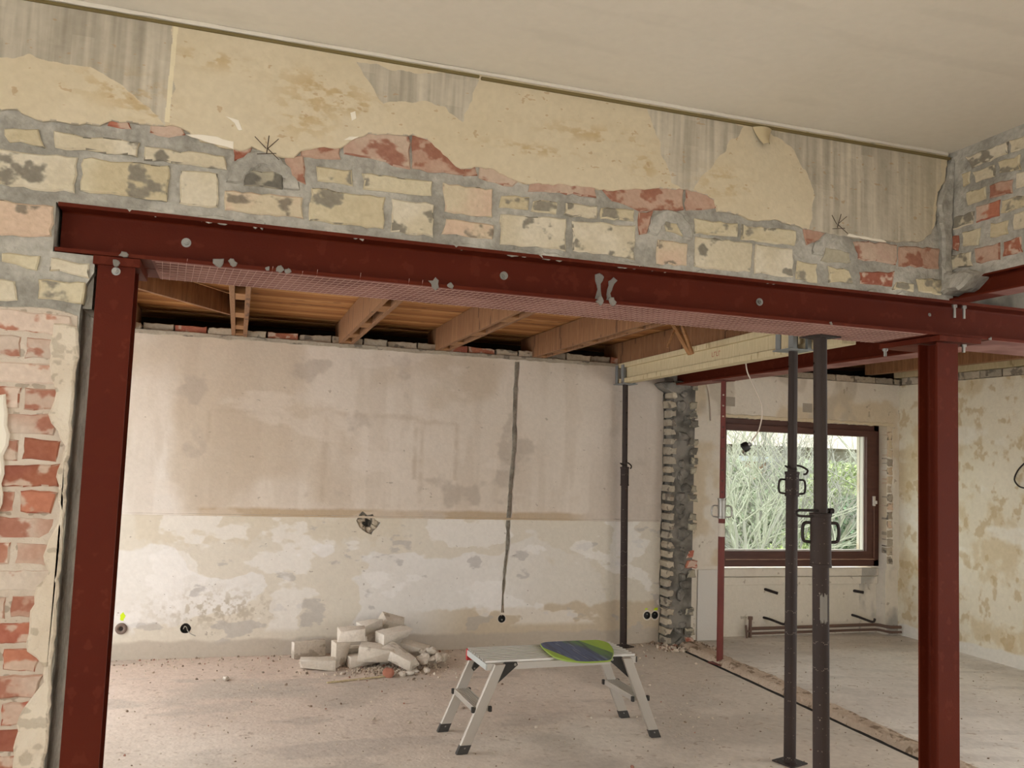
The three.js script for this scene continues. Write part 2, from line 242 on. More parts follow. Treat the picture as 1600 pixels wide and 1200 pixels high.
const frontMap = areaTexture(2048, 512, -1.4, 2.4, 4.3, 0.5, (x, y) => {
  const wx = x + (fbm(x * 12, y * 12, 3) - 0.5) * 0.05, wy = y + (fbm(x * 12 + 40, y * 12, 3) - 0.5) * 0.05, n = fbm(x * 3, y * 3, 4), f = fbm(x * 60, y * 60, 3);
  let c = mix3([206, 191, 160], [217, 204, 177], n);
  if (greyA(wx, wy) || greyB(wx, wy) || greyC(wx, wy) || greyD(wx, wy)) { const t = fbm(x * 60, y * 3, 3) * 0.5 + fbm(x * 14, y * 5, 3) * 0.3 + noise(Math.floor(x * 16) + 7.5, Math.floor(y * 10 + noise(Math.floor(x * 16), 3) * 2) + 0.5) * 0.3; c = mix3([160, 151, 134], [212, 202, 182], smooth(0.2, 0.9, t)); if (x > 2.5) c = mix3(c, [206, 192, 160], 0.4 * smooth(2.5, 2.8, x)); }
  let o = 0; for (const [ox, oy, rx, ry] of ochre) o += Math.exp(-(((x - ox) / rx) ** 2) - (((y - oy) / ry) ** 2));
  c = mix3(c, [174, 142, 92], clamp(o) * smooth(0.44, 0.66, fbm(x * 26, y * 46, 5)) * 0.5);
  c = mix3(c, [176, 144, 108], smooth(0.78, 0.82, fbm(x * 34, y * 60, 3)) * 0.5);
  if (Math.abs(x + 0.272 + (y - 2.6) * -0.02) < 0.007 && y > 2.51) c = [228, 216, 184];
  return c.map((v) => v + (f - 0.5) * 12);
});
M.frontPlaster = std({ map: frontMap, bumpMap: bPlaster, bumpScale: 0.003, roughness: 0.95 });
const plaster = mesh('plaster_coat', slab([[-2.85, 2.44], ...PL, [2.826, YC], [-2.85, YC]], 0.014, { bev: 0.003, jit: 0.0035, seg: 0.018, back: 0, tilt: 0 }).translate(0, 0, ZF), M.frontPlaster, wallF);
plaster.userData.label = 'old cream and grey plaster with a torn lower edge';
M.white = std({ color: 0xeee6d6, roughness: 0.95 });
for (const [pts] of [[[[-0.215, 2.478], [-0.14, 2.487], [-0.07, 2.475], [-0.07, 2.452], [-0.1, 2.456], [-0.16, 2.466]]], [[[-0.098, 2.556], [-0.06, 2.55], [-0.045, 2.52], [-0.058, 2.516], [-0.07, 2.54]]], [[[0.298, 2.63], [0.315, 2.64], [0.318, 2.612], [0.303, 2.606]]], [[[0.28, 2.532], [0.31, 2.54], [0.33, 2.552], [0.3, 2.548]]], [[[2.31, 2.436], [2.45, 2.428], [2.5, 2.43], [2.49, 2.437], [2.32, 2.444]]]])
  mesh('plaster_scar', slab(pts, 0.0025, { bev: 0.001, jit: 0.002, seg: 0.02, back: 0.001 }).translate(0, 0, ZF + 0.014), M.white, wallF);
{ // a curl of paper hanging from the groove strip, and twisted wire stubs in the wall
  const g = new THREE.PlaneGeometry(0.085, 0.075, 6, 5), p = g.attributes.position;
  for (let i = 0; i < p.count; i++) { const u = p.getX(i) / 0.085 + 0.5, v = p.getY(i) / 0.075 + 0.5; p.setXYZ(i, p.getX(i) * (0.3 + 0.7 * v), p.getY(i), 0.03 * (1 - v) * (1 - v) + 0.02 * Math.sin(u * 3)); }
  g.computeVertexNormals(); const back = g.clone(); back.translate(0, 0, -0.0015); const ix = back.index.array; for (let i = 0; i < ix.length; i += 3) { const t = ix[i]; ix[i] = ix[i + 1]; ix[i + 1] = t; }
  mesh('paper_curl', [g, back].map((q) => q.translate(1.9, 2.782, ZF + 0.02)), M.trimLight, wallF);
  for (const [x, y, z] of [[0.035, 2.452, ZF + 0.012], [2.262, 2.46, ZF + 0.012]])
    mesh('wire_stub', [bar([x, y, z], [x + 0.004, y + 0.055, z + 0.02], 0.0016), bar([x, y + 0.015, z], [x - 0.04, y + 0.045, z + 0.02], 0.0013), bar([x, y + 0.015, z], [x + 0.035, y + 0.05, z + 0.015], 0.0013), bar([x - 0.03, y - 0.005, z], [x + 0.03, y + 0.002, z + 0.01], 0.0013), bar([x, y + 0.02, z], [x + 0.04, y - 0.02, z + 0.015], 0.0013)], M.wireBrown, wallF);
}
// brick face of the left pier
{
  M.lime = std({ map: areaTexture(384, 512, 0, 0, 0.6, 0.8, (x, y) => mix3([190, 174, 156], [218, 206, 190], fbm(x * 14, y * 12, 4)).map((v) => v - 34 * smooth(0.66, 0.72, fbm(x * 30, y * 40, 3)))), bumpMap: bRough, bumpScale: 0.006, roughness: 1 });
  mesh('lime_mortar', slab([[-2.8, 0.01], [-0.482, 0.01], ...Array.from({ length: 22 }, (_, i) => [-0.484 + (fbm(i * 0.9, 4, 2) - 0.5) * 0.014, 0.08 * (i + 0.7)]), [-0.486, 1.872], ...ragged(-0.52, -2.8, 1.885, 0.01, 0.05)], 0.003, { bev: 0.002, jit: 0.001, seg: 0.05, back: 0, tilt: 0 }).translate(0, 0, ZF), M.lime, wallF);
  let y = 1.878, row = 0;
  while (y > 0.02) {
    const h = 0.0765; let x = -0.498 - (row % 2 ? 0.0 : 0.006) + rr(-0.01, 0.01), k = row % 2;
    while (x > -1.6) {
      const w = (k++ % 2 ? 0.116 : 0.238) * rr(0.9, 1.06), x0 = x - w, a = rr(-0.004, 0.004);
      const cut = x > -0.56 ? rr(0.0, 0.02) : 0;
      mesh('brick', slab([[x0 + 0.004, y - h + 0.008 + a], [x - 0.004 - cut, y - h + 0.008 - a], [x - 0.004, y - 0.004 - a], [x0 + 0.004, y - 0.004 + a]], 0.006 + rr(-0.002, 0.004), { bev: 0.005, jit: 0.0028, seg: 0.024, back: 0.02, tilt: 0.03, ox: rr(0, 4), oy: rr(0, 4) }).translate(0, 0, ZF), rnd() < 0.12 ? pick(M.R) : pick(M.L), wallF);
      x = x0 - 0.005;
    }
    y -= h; row++;
  }
  M.pierRender = std({ map: areaTexture(256, 512, 0, 0, 0.5, 1, (x, y) => mix3([206, 190, 168], [230, 220, 202], fbm(x * 14, y * 10, 4)).map((v) => v - 26 * smooth(0.62, 0.7, fbm(x * 30, y * 30, 3)))), bumpMap: bRough, bumpScale: 0.006, roughness: 1 });
  const L = [], R = []; for (let i = 0; i <= 40; i++) { const yy = 1.84 * i / 40; R.push([-0.479 + (fbm(i * 0.7, 9, 3) - 0.5) * 0.012, yy]); L.push([-0.478 - (0.014 + 0.06 * smooth(0.35, 0.75, fbm(i * 0.35 + 4, 2, 3)) + 0.03 * smooth(0.9, 0.1, yy)), yy]); }
  mesh('plaster_edge', slab([...R, ...L.reverse()], 0.02, { bev: 0.006, jit: 0.004, seg: 0.03, back: 0, tilt: 0 }).translate(0, 0, ZF), M.pierRender, wallF).userData.label = 'pale torn plaster left along the pier corner';
  mesh('plaster_remnant', slab([[-0.662, 1.62], [-0.648, 1.5], [-0.652, 1.3], [-0.66, 1.18], [-0.75, 1.14], [-0.8, 1.4], [-0.74, 1.62]], 0.022, { bev: 0.006, jit: 0.006, seg: 0.03, back: 0 }).translate(0, 0, ZF), M.white, wallF);
}
// --- short wall above the right-hand beam, coming towards the camera ----
const wallT = struct('wall_return', box(2.84, 2.3, -3.0, 3.08, YC, 2.5), M.mortar);
const turnX = (g, x) => g.rotateY(-Math.PI / 2).translate(x, 0, 0);     // outline in (z, y) -> a face looking towards -x
const RET = 'K -2809 2811 -2597 2805 -2597 2756 -2773 2756;K -2585 2806 -2456 2800 -2457 2763 -2580 2755;K -2766 2735 -2664 2736 -2665 2686 -2750 2687;K -2640 2736 -2542 2735 -2542 2679 -2640 2689;W -2687 2655 -2581 2650 -2581 2594 -2687 2597;K -2560 2664 -2472 2660 -2473 2598 -2561 2603;R -2758 2581 -2641 2579 -2645 2520 -2758 2514;K -2626 2572 -2473 2573 -2474 2523 -2630 2524;K -2868 2569 -2767 2568 -2771 2515 -2875 2518;K -2827 2499 -2736 2493 -2740 2427 -2825 2433;K -2682 2496 -2603 2491 -2604 2438 -2680 2440;K -2577 2505 -2474 2504 -2475 2444 -2577 2442;R -2885 2490 -2841 2483 -2845 2423 -2879 2431;K -2887 2409 -2785 2400 -2776 2339 -2885 2348;W -2759 2407 -2643 2408 -2644 2344 -2759 2349;R -2619 2410 -2540 2408 -2541 2345 -2629 2348;K -2800 2661 -2706 2655 -2706 2608 -2800 2601;K -2823 2744 -2786 2744 -2786 2690 -2823 2689';
const retBrick = (pts, k) => mesh('brick', turnX(slab(pts, 0.008, { bev: 0.005, jit: 0.005, seg: 0.028, back: 0.03, tilt: 0.03, ox: rr(0, 4), oy: rr(0, 4) }), 2.84), pick(M[k]), wallT);
for (const row of RET.split(';')) retBrick(pairs(mm(row.slice(2))), row[0]);
for (let r = 0; r < 6; r++) for (let z = -2.44 + (r % 2) * 0.07; z < -1.4; z += 0.16) retBrick([[z, 2.35 + r * 0.078], [z + 0.13, 2.35 + r * 0.078], [z + 0.13, 2.41 + r * 0.078], [z, 2.41 + r * 0.078]], pick(['K', 'K', 'W', 'R']));
mesh('mortar_fill', box(2.95, 2.219, -3.2, 5.825, 2.459, -2.93), M.mortarDark, wallT);
mesh('mortar_lump', turnX(slab([[-2.9, 2.24], [-2.79, 2.25], [-2.74, 2.285], [-2.72, 2.31], [-2.76, 2.325], [-2.9, 2.33]], 0.05, { bev: 0.012, jit: 0.008, back: 0.05 }), 2.84), M.mortar, wallT);
mesh('mortar_lump', slab([[2.76, 2.62], [2.81, 2.74], [2.84, 2.84], [2.84, 2.25], [2.79, 2.25], [2.785, 2.45], [2.775, 2.54]], 0.03, { bev: 0.01, jit: 0.006, back: 0.0 }).translate(0, 0, ZF), M.mortar, wallT);
// --- back wall of the left room -----------------------------
const CH = []; for (let i = 0; i <= 44; i++) { const y = 0.268 + 1.972 * i / 44; CH.push([y, 2.05 + 0.042 * smooth(0.2, 1.6, y) + (fbm(y * 5, 1, 2) - 0.5) * 0.02, 0.008 + 0.012 * smooth(0.2, 1.1, y) + rr(-0.004, 0.005)]); }
const chase = [...CH.map(([y, x, w]) => [x + w, y]), ...CH.map(([y, x, w]) => [x - w, y]).reverse()];
const ring = (cx, cy, r, n = 16, j = 0) => Array.from({ length: n }, (_, i) => { const a = i / n * Math.PI * 2, q = r * (1 + rr(-j, j)); return [cx + Math.cos(a) * q, cy + Math.sin(a) * q]; });
const hole = pairs(mm('900 1010 880 965 905 915 950 880 1000 862 1010 890 1045 920 1062 950 1020 975 1000 1015 960 1005 925 1035'));
const wbx0 = XL, wbx1 = 3.4, topEdge = ragged(wbx1, wbx0, 2.266, 0.008, 0.03);
const wallB = struct('wall_back', extrude([[XL - 0.2, -0.1], [3.62, -0.1], [3.62, 2.28], [XL - 0.2, 2.28]], -6.86, ZB - 0.03, [hole.map(([x, y]) => [0.965 + (x - 0.965) * 0.55, 0.945 + (y - 0.945) * 0.55])]), M.mortar);
const crW = (x, y) => smooth(0.5, 0.525, fbm(x * 1.5 + 3, y * 2.2, 5));
const rects = [[-0.2, 0.3, 1.5, 1.735], [0.62, 1.35, 1.1, 1.75], [1.3, 1.62, 1.28, 1.72]];
const backMap = areaTexture(2048, 1024, XL, 0, 5.12, 2.3, (x, y) => {
  const n = fbm(x * 2, y * 2, 5), f = fbm(x * 50, y * 50, 3), w = (fbm(x * 9, y * 9, 4) - 0.5) * 0.08;
  let c;
  if (y > 0.985) {
    c = mix3([210, 198, 182], [223, 213, 200], n);
    c = mix3(c, [228, 222, 214], smooth(0.15, -0.5, x + w) * smooth(1.75, 1.2, y) * 0.85);
    c = mix3(c, [190, 172, 148], smooth(0.55, 0.7, fbm(x * 1.2 + 11, y * 1.4, 4)) * 0.5);
    c = mix3(c, [186, 164, 134], smooth(1.06, 1.03, y + w * 0.35) * smooth(-0.26, -0.2, x) * smooth(2.85, 2.5, x) * 0.85);
    for (const [x0, x1, y0, y1] of rects) { const d = Math.min(Math.abs(y - y1) + (x < x0 || x > x1 ? 9 : 0), Math.min(Math.abs(x - x1), Math.abs(x - x0)) + (y < y0 || y > y1 ? 9 : 0)); c = mix3(c, [176, 158, 136], smooth(0.03, 0.0, d + w * 0.3) * 0.45 * fbm(x * 20, y * 20, 2)); }
    c = mix3(c, [182, 166, 146], smooth(0.5, 0.72, fbm(x * 9 + 2, y * 1.6, 4)) * 0.2);
    c = mix3(c, [172, 160, 146], smooth(0.66, 0.76, fbm(x * 3.4 + 20, y * 3.4, 5)) * 0.45);
    c = mix3(c, [226, 216, 204], smooth(0.6, 0.7, fbm(x * 2 + 31, y * 5, 5)) * 0.4);
    c = mix3(c, [196, 184, 172], smooth(2.6, 3.0, x) * 0.5);
    c = mix3(c, [150, 138, 122], smooth(0.82, 0.86, fbm(x * 16 + 3, y * 24, 4)) * 0.5);
  } else {
    c = mix3([224, 220, 213], [238, 236, 232], n);
    c = mix3(c, [216, 207, 188], crW(x, y) * 0.65);
    c = mix3(c, [216, 206, 186], smooth(0.8, 0.83, y + w * 2.6) * smooth(1.3, 1.2, x + w * 2) * smooth(-0.64, -0.6, x + w) * 0.65);
    c = mix3(c, [214, 206, 190], smooth(1.6, 2.8, x + w * 4) * 0.6);
    c = mix3(c, [186, 176, 158], Math.exp(-(((x + 0.02) / 0.4) ** 2) - (((y - 0.33) / 0.12) ** 2)) * smooth(0.42, 0.66, fbm(x * 34, y * 34, 5)) * 0.9);
    c = mix3(c, [200, 184, 158], smooth(0.31, 0.28, y + w * 1.2 - 0.05 * smooth(1.7, 3.2, x)) * smooth(1.2, 1.9, x) * 0.85);
    c = mix3(c, [176, 172, 168], smooth(0.68, 0.74, fbm(x * 5 + 8, y * 9, 5)) * 0.5);
    c = mix3(c, [242, 240, 237], smooth(0.56, 0.6, fbm(x * 2.6 + 50, y * 4.4, 5)) * 0.55 * smooth(0.15, 0.2, y));
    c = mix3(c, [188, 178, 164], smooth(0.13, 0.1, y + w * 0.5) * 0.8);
    c = mix3(c, [140, 130, 118], smooth(0.83, 0.86, fbm(x * 24, y * 34, 4)) * 0.5);
  }
  return c.map((v) => v + (f - 0.5) * 10);
});
M.backPlaster = std({ map: backMap, bumpMap: bPlaster, bumpScale: 0.0015, roughness: 0.93 });
const chaseCut = [...chase];
const pb = mesh('plaster_coat', extrude([[XL, 0], [wbx1, 0], ...Array.from({ length: 30 }, (_, i) => [wbx1 + 0.0 + (fbm(i * 0.8, 31, 3) - 0.5) * 0.03, 0.07 * (i + 1)]), ...topEdge], ZB - 0.03, ZB, [chaseCut, ring(2.043, 0.222, 0.034, 14, 0.06), ring(-0.266, 0.204, 0.036, 14, 0.06), hole.slice().reverse(), ring(3.293, 0.223, 0.033), ring(3.362, 0.223, 0.033)]), M.backPlaster, wallB);
pb.userData.label = 'worn white and beige plaster with a chased cable slot';
{ // the joint of two coats: a thin step at table height, and brick course under the roof
  mesh('plaster_step', slab([...ragged(XL + 0.01, wbx1 - 0.02, 0.984, 0.002, 0.08), ...ragged(wbx1 - 0.02, XL + 0.01, 1.0, 0.001, 0.1)], 0.003, { bev: 0.0025, jit: 0.001, back: 0.001, tilt: 0, seg: 0.08 }).translate(0, 0, ZB), M.backPlaster, wallB);
  let x = XL; while (x < 3.35) { const w = rr(0.18, 0.25), k = rnd(); mesh('brick', slab([[x, 2.278], [x + w - 0.012, 2.278], [x + w - 0.012, 2.33 + rr(-0.006, 0.008)], [x, 2.33 + rr(-0.006, 0.008)]], rr(-0.03, 0.0) + 0.02, { bev: 0.004, jit: 0.004, back: 0.2, ox: rr(0, 4), oy: rr(0, 4) }).translate(0, 0, ZB - 0.02), k < 0.22 ? pick(M.R) : pick(M.G), wallB); x += w; }
  mesh('mortar_ledge', slab([...ragged(XL, 3.4, 2.252, 0.007, 0.04), ...ragged(3.4, XL, 2.282, 0.003, 0.05)], 0.008, { bev: 0.003, jit: 0.002, back: 0.02, tilt: 0, seg: 0.04 }).translate(0, 0, ZB), M.G[0], wallB);
  for (let i = 0; i < 9; i++) { // chips of the broken hole
    const a = i / 9 * Math.PI * 2, px = 0.965 + Math.cos(a) * 0.062, py = 0.945 + Math.sin(a) * 0.05;
    mesh('plaster_chip', slab(ring(px, py, rr(0.018, 0.032), 6, 0.35), 0.02, { bev: 0.008, jit: 0.003, seg: 0.02, back: 0.01, tilt: 0.5 }).translate(0, 0, ZB - 0.028), pick(M.G), wallB);
  }
  mesh('hole_back', box(0.86, 0.84, -6.88, 1.08, 1.06, -6.7), M.mortar, wallB);
  const pipe = new THREE.TorusGeometry(0.02, 0.007, 8, 18).translate(1.0, 0.94, ZB - 0.06); mesh('pipe_end', [pipe, cyl(0.018, 0.018, 0.06, 14).rotateX(Math.PI / 2).translate(1.0, 0.94, ZB - 0.1)], M.mortar, wallB);
  M.spray = std({ color: 0xd6f01e, roughness: 0.8 });
  for (const pts of [[[-0.69, 0.27], [-0.67, 0.265], [-0.66, 0.3], [-0.675, 0.325], [-0.692, 0.3]], [[3.35, 0.265], [3.385, 0.262], [3.39, 0.285], [3.36, 0.283]], [[3.27, 0.27], [3.3, 0.272], [3.29, 0.28], [3.275, 0.28]]])
    mesh('paint_mark', slab(pts, 0.001, { bev: 0.0005, jit: 0.002, seg: 0.012, back: 0.001, tilt: 0 }).translate(0, 0, ZB), M.spray, wallB).userData.label = 'yellow spray paint mark';
}
// --- torn stub of the wall that stood between the two rooms ----
const stub = struct('wall_stub', extrude([[3.43, -0.02], [3.63, -0.02], [3.63, 2.16], [3.43, 2.16]], -6.56, -6.42), M.mortarDark);
{
  for (let i = 0; i < 28; i++) {
    const y0 = i * 0.077, j = rr(-0.012, 0.012), bk = i;
    mesh('brick', slab([[3.402 + j * 0.5, y0 + 0.01], [3.455 + rr(-0.02, 0.015), y0 + 0.014], [3.455 + rr(-0.02, 0.015), y0 + 0.06], [3.403 + j * 0.5, y0 + 0.064]], 0.012 + rr(-0.012, 0.01), { bev: 0.006, jit: 0.006, seg: 0.022, back: 0.12, tilt: 0.15, ox: rr(0, 4), oy: rr(0, 4) }).translate(0, 0, -6.42), pick(M.G), stub);
    if (rnd() < 0.72) mesh('brick', slab([[3.575 + rr(-0.02, 0.02), y0 + 0.008], [3.652 + rr(-0.01, 0.01), y0 + 0.01], [3.652 + rr(-0.01, 0.01), y0 + 0.066], [3.585 + rr(-0.02, 0.02), y0 + 0.066]], 0.02 + rr(-0.02, 0.015), { bev: 0.008, jit: 0.006, seg: 0.022, back: 0.12, tilt: 0.2, ox: rr(0, 4), oy: rr(0, 4) }).translate(0, 0, -6.42), i < 12 && rnd() < 0.45 ? pick(M.R) : pick(M.D), stub);
    if (rnd() < 0.8) mesh('mortar_lump', slab(ring(3.53 + rr(-0.03, 0.03), y0 + rr(0, 0.06), rr(0.025, 0.05), 8, 0.3), 0.02 + rr(-0.01, 0.02), { bev: 0.014, jit: 0.004, seg: 0.03, back: 0.02, tilt: 0.3 }).translate(0, 0, -6.42), M.mortarDark, stub);
  }
  mesh('mortar_pad', slab([[3.31, 2.135], [3.34, 2.1], [3.37, 2.07], [3.42, 2.05], [3.5, 2.04], [3.58, 2.06], [3.6, 2.12], [3.4, 2.15]], 0.06, { bev: 0.012, jit: 0.01, back: 0.1 }).translate(0, 0, -6.46), M.mortarDark, stub);
}
// --- window wall of the right room ---------------------------
const WX0 = 3.965, WX1 = 5.69, WY0 = 0.6, WY1 = 1.89;
const winMap = areaTexture(1024, 1024, 3.5, 0, 2.5, 2.5, (x, y) => {
  const n = fbm(x * 2, y * 2, 5), f = fbm(x * 50, y * 50, 3); let c = mix3([216, 208, 192], [230, 224, 212], n);
  if (y > 0.62) c = mix3(c, [204, 186, 154], smooth(0.48, 0.62, fbm(x * 3, y * 3 + 5, 4)) * 0.6);
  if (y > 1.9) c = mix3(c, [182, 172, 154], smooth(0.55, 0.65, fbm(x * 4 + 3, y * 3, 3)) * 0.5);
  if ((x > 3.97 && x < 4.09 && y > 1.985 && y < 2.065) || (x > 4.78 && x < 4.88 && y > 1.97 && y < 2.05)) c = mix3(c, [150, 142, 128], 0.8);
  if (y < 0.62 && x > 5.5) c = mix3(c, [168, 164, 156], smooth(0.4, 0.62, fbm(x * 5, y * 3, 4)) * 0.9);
  c = mix3(c, [150, 138, 118], smooth(0.76, 0.82, fbm(x * 18, y * 18, 4)) * 0.5);
  return c.map((v) => v + (f - 0.5) * 10);
});
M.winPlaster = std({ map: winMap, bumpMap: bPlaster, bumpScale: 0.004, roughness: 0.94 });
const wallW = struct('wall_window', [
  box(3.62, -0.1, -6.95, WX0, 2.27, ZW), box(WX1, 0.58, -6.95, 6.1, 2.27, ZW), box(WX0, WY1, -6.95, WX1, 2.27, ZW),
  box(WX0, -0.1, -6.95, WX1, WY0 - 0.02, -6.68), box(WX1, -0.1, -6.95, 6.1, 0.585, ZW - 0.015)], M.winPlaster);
{
  let x = 3.66; while (x < 5.8) { const w = rr(0.19, 0.24); mesh('brick', slab([[x, 2.275], [x + w - 0.012, 2.275], [x + w - 0.012, 2.33], [x, 2.33]], 0.0, { bev: 0.004, jit: 0.004, back: 0.2, ox: rr(0, 4), oy: rr(0, 4) }).translate(0, 0, ZW - 0.01), pick(M.G), wallW); x += w; }
  // sill board and rail in the niche
  mesh('sill_rail', rbox(WX0 + 0.005, 0.515, -6.68, WX1 - 0.005, 0.585, -6.645, 0.004), M.winPlaster, wallW);
  mesh('sill_rail', rbox(WX0 + 0.005, 0.44, -6.68, WX1 - 0.005, 0.508, -6.655, 0.004), M.winPlaster, wallW);
  mesh('jamb_panel', rbox(3.755, 0.005, ZW - 0.01, WX0 - 0.01, 0.592, ZW + 0.012, 0.004), std({ color: 0xd9d6cf, roughness: 0.9, bumpMap: bPlaster, bumpScale: 0.002 }), wallW);
  for (let i = 0; i < 15; i++) { // broken brick reveal at the right of the window
    const y = 0.63 + i * 0.081; mesh('brick', slab([[5.692, y], [5.745 + rr(-0.012, 0.012), y], [5.745 + rr(-0.012, 0.012), y + 0.066], [5.692, y + 0.066]], 0.008 + rr(-0.004, 0.012), { bev: 0.006, jit: 0.006, seg: 0.02, back: 0.06, tilt: 0.3, ox: rr(0, 3), oy: rr(0, 3) }).translate(0, 0, ZW), pick(rnd() < 0.3 ? M.P : M.G), wallW);
  }
  mesh('torn_edge', slab([...ragged(3.97, 5.76, 1.885, 0.008, 0.03), ...ragged(5.76, 3.97, 1.915, 0.008, 0.04)], 0.01, { bev: 0.005, jit: 0.003, back: 0.02, tilt: 0 }).translate(0, 0, ZW), M.frontPlaster, wallW);
  mesh('plaster_bead', slab([...Array.from({ length: 20 }, (_, i) => [5.775 + (fbm(i, 5, 2) - 0.5) * 0.01, 0.6 + i * 0.067]), ...Array.from({ length: 20 }, (_, i) => [5.748 + (fbm(i, 15, 2) - 0.5) * 0.02, 1.87 - i * 0.067])], 0.012, { bev: 0.005, jit: 0.003, back: 0.01, tilt: 0 }).translate(0, 0, ZW), M.winPlaster, wallW);
}
// --- right wall ----------------------------------------------
const rightMap = areaTexture(1024, 512, -6.8, 0, 5, 2.4, (z, y) => {
  const n = fbm(z * 2, y * 2, 5), f = fbm(z * 50, y * 50, 3); let c = mix3([214, 205, 182], [230, 223, 204], n);
  c = mix3(c, [198, 176, 134], smooth(0.48, 0.66, fbm(z * 6 + 7, y * 4.5, 5)) * 0.5);
  c = mix3(c, [182, 156, 112], smooth(0.58, 0.7, fbm(z * 14 + 7, y * 11, 4)) * 0.5);
  c = mix3(c, [232, 228, 216], smooth(0.6, 0.75, fbm(z * 2.4, y * 5 + 9, 4)) * 0.8);
  c = mix3(c, [224, 220, 210], smooth(0.11, 0.09, y + (fbm(z * 9, 1, 2) - 0.5) * 0.03));
  return c.map((v) => v + (f - 0.5) * 12);
});
M.rightPlaster = std({ map: rightMap, bumpMap: bPlaster, bumpScale: 0.004, roughness: 0.93 });
const wallR = struct('wall_right', [box(XR, -0.1, -6.95, 6.1, 2.268, -3.4), box(XR, -0.1, -3.4, 6.1, 0.05, -1.0), box(XR, 2.2, -3.4, 6.1, 2.5, -1.0), box(XR, -0.1, -1.0, 6.1, 2.5, 2.8), box(XR + 0.14, 2.26, -6.95, 6.1, 2.5, -3.4)], M.rightPlaster);  // out-of-view opening added and sized to brighten the right room
for (let z = -6.52; z < -3.6; z += 0.222) mesh('brick', turnX(slab([[z, 2.272], [z + 0.21, 2.272], [z + 0.21, 2.335], [z, 2.335]], -0.004, { bev: 0.004, jit: 0.004, back: 0.14, tilt: 0.04, ox: rr(0, 4), oy: rr(0, 4) }), XR), pick(M.G), wallR);
mesh('wall_plate', rbox(XR - 0.02, 2.338, -6.6, XR + 0.12, 2.4, -3.4, 0.005), M.plate, wallR);
// --- walls outside the picture that close the rooms; front-room openings added for daylight ------------
M.plainWall = std({ color: 0xd8d0c0, roughness: 0.95 });
struct('wall_left', [box(XL - 0.2, -0.1, -6.95, XL, 2.5, -6.3), box(XL - 0.2, 2.25, -6.3, XL, 2.7, -3.5), box(XL - 0.2, -0.1, -3.5, XL, 2.7, -3.2)], M.plainWall);
struct('wall_front_left', [box(-2.9, -0.1, -3.2, -2.7, 0.1, 2.8), box(-2.9, 2.0, -3.2, -2.7, 2.9, 2.8), box(-2.9, 0.1, -3.2, -2.7, 2.0, -1.3), box(-2.9, 0.1, 1.6, -2.7, 2.0, 2.8)], M.plainWall);
struct('wall_rear', [box(-2.9, -0.1, 2.5, 6.1, 0.7, 2.8), box(-2.9, 2.4, 2.5, 6.1, 2.9, 2.8), box(-2.9, 0.7, 2.5, -1.8, 2.4, 2.8), box(-0.2, 0.7, 2.5, 3.4, 2.4, 2.8), box(5.4, 0.7, 2.5, 6.1, 2.4, 2.8)], M.plainWall);

// ───────────────────────── the window and the niche below it ─────────────────────────
M.brown = std({ map: areaTexture(256, 256, 0, 0, 0.6, 0.6, (x, y) => { const n = fbm(x * 8, y * 40, 4); return mix3([70, 40, 32], [94, 56, 46], n); }), roughness: 0.55 });
M.glass = new THREE.MeshPhysicalMaterial({ color: 0xf2f4f0, transmission: 1, roughness: 0, thickness: 0, ior: 1.5 });
{
  const w = struct('window_1', [rbox(WX0, WY0, -6.74, WX0 + 0.055, WY1, -6.65), rbox(WX1 - 0.06, WY0, -6.74, WX1, WY1, -6.65), rbox(WX0, WY1 - 0.055, -6.74, WX1, WY1, -6.65), rbox(WX0, WY0, -6.74, WX1, WY0 + 0.06, -6.65)], M.brown);
  const s = mesh('sash', [rbox(WX0 + 0.05, WY0 + 0.055, -6.73, 4.062, WY1 - 0.05, -6.625), rbox(5.535, WY0 + 0.055, -6.73, WX1 - 0.052, WY1 - 0.05, -6.625), rbox(4.05, 1.782, -6.73, 5.545, WY1 - 0.05, -6.625), rbox(4.05, WY0 + 0.055, -6.73, 5.545, 0.738, -6.625)], M.brown, w);
  mesh('glazing_bead', [rbox(5.522, 0.735, -6.705, 5.537, 1.785, -6.66, 0.003), rbox(4.06, 0.736, -6.705, 5.53, 0.748, -6.66, 0.003), rbox(4.06, 0.742, -6.705, 4.067, 1.78, -6.66, 0.003)], flat(0xd9d6cc, 0.5), s);
  mesh('pane', box(4.055, 0.73, -6.694, 5.54, 1.786, -6.69), M.glass, w);
  const h = mesh('handle', [rbox(5.592, 1.15, -6.625, 5.622, 1.24, -6.61, 0.004), rbox(5.6, 1.17, -6.61, 5.615, 1.2, -6.58, 0.003)], flat(0xd8d4cc, 0.35, 0.3), w); h.userData.label = 'pale window handle plate';
  mesh('lock_rod', [bar([5.61, 0.68, -6.62], [5.61, 1.15, -6.62], 0.004, 6)], flat(0x7a5848, 0.5), w);
  mesh('flaked_paint', slab([...ragged(4.07, 5.62, 0.663, 0.004, 0.04), ...ragged(5.62, 4.07, 0.669, 0.004, 0.05)], 0.002, { bev: 0.001, jit: 0.001, back: 0.001, tilt: 0, seg: 0.05 }).translate(0, 0, -6.625), flat(0xb59a86, 0.9), w);
}
for (const [name, label, pts] of [
  ['radiator_hook', 'lower left radiator hook bent up at its tip, left of the dark props', [[4.49, 0.155, -6.69], [4.52, 0.15, -6.62], [4.585, 0.125, -6.54], [4.6, 0.128, -6.52], [4.605, 0.15, -6.515]]],
  ['radiator_hook', 'lower right radiator hook bent up at its tip, nearest the corner under the window', [[5.42, 0.16, -6.69], [5.45, 0.15, -6.62], [5.51, 0.125, -6.54], [5.53, 0.128, -6.52], [5.535, 0.155, -6.515]]],
]) tag(mesh(name, tube(pts, 0.011, 16, 7), M.blackIron, scene), label, 'hook', 'old radiator brackets in the niche');
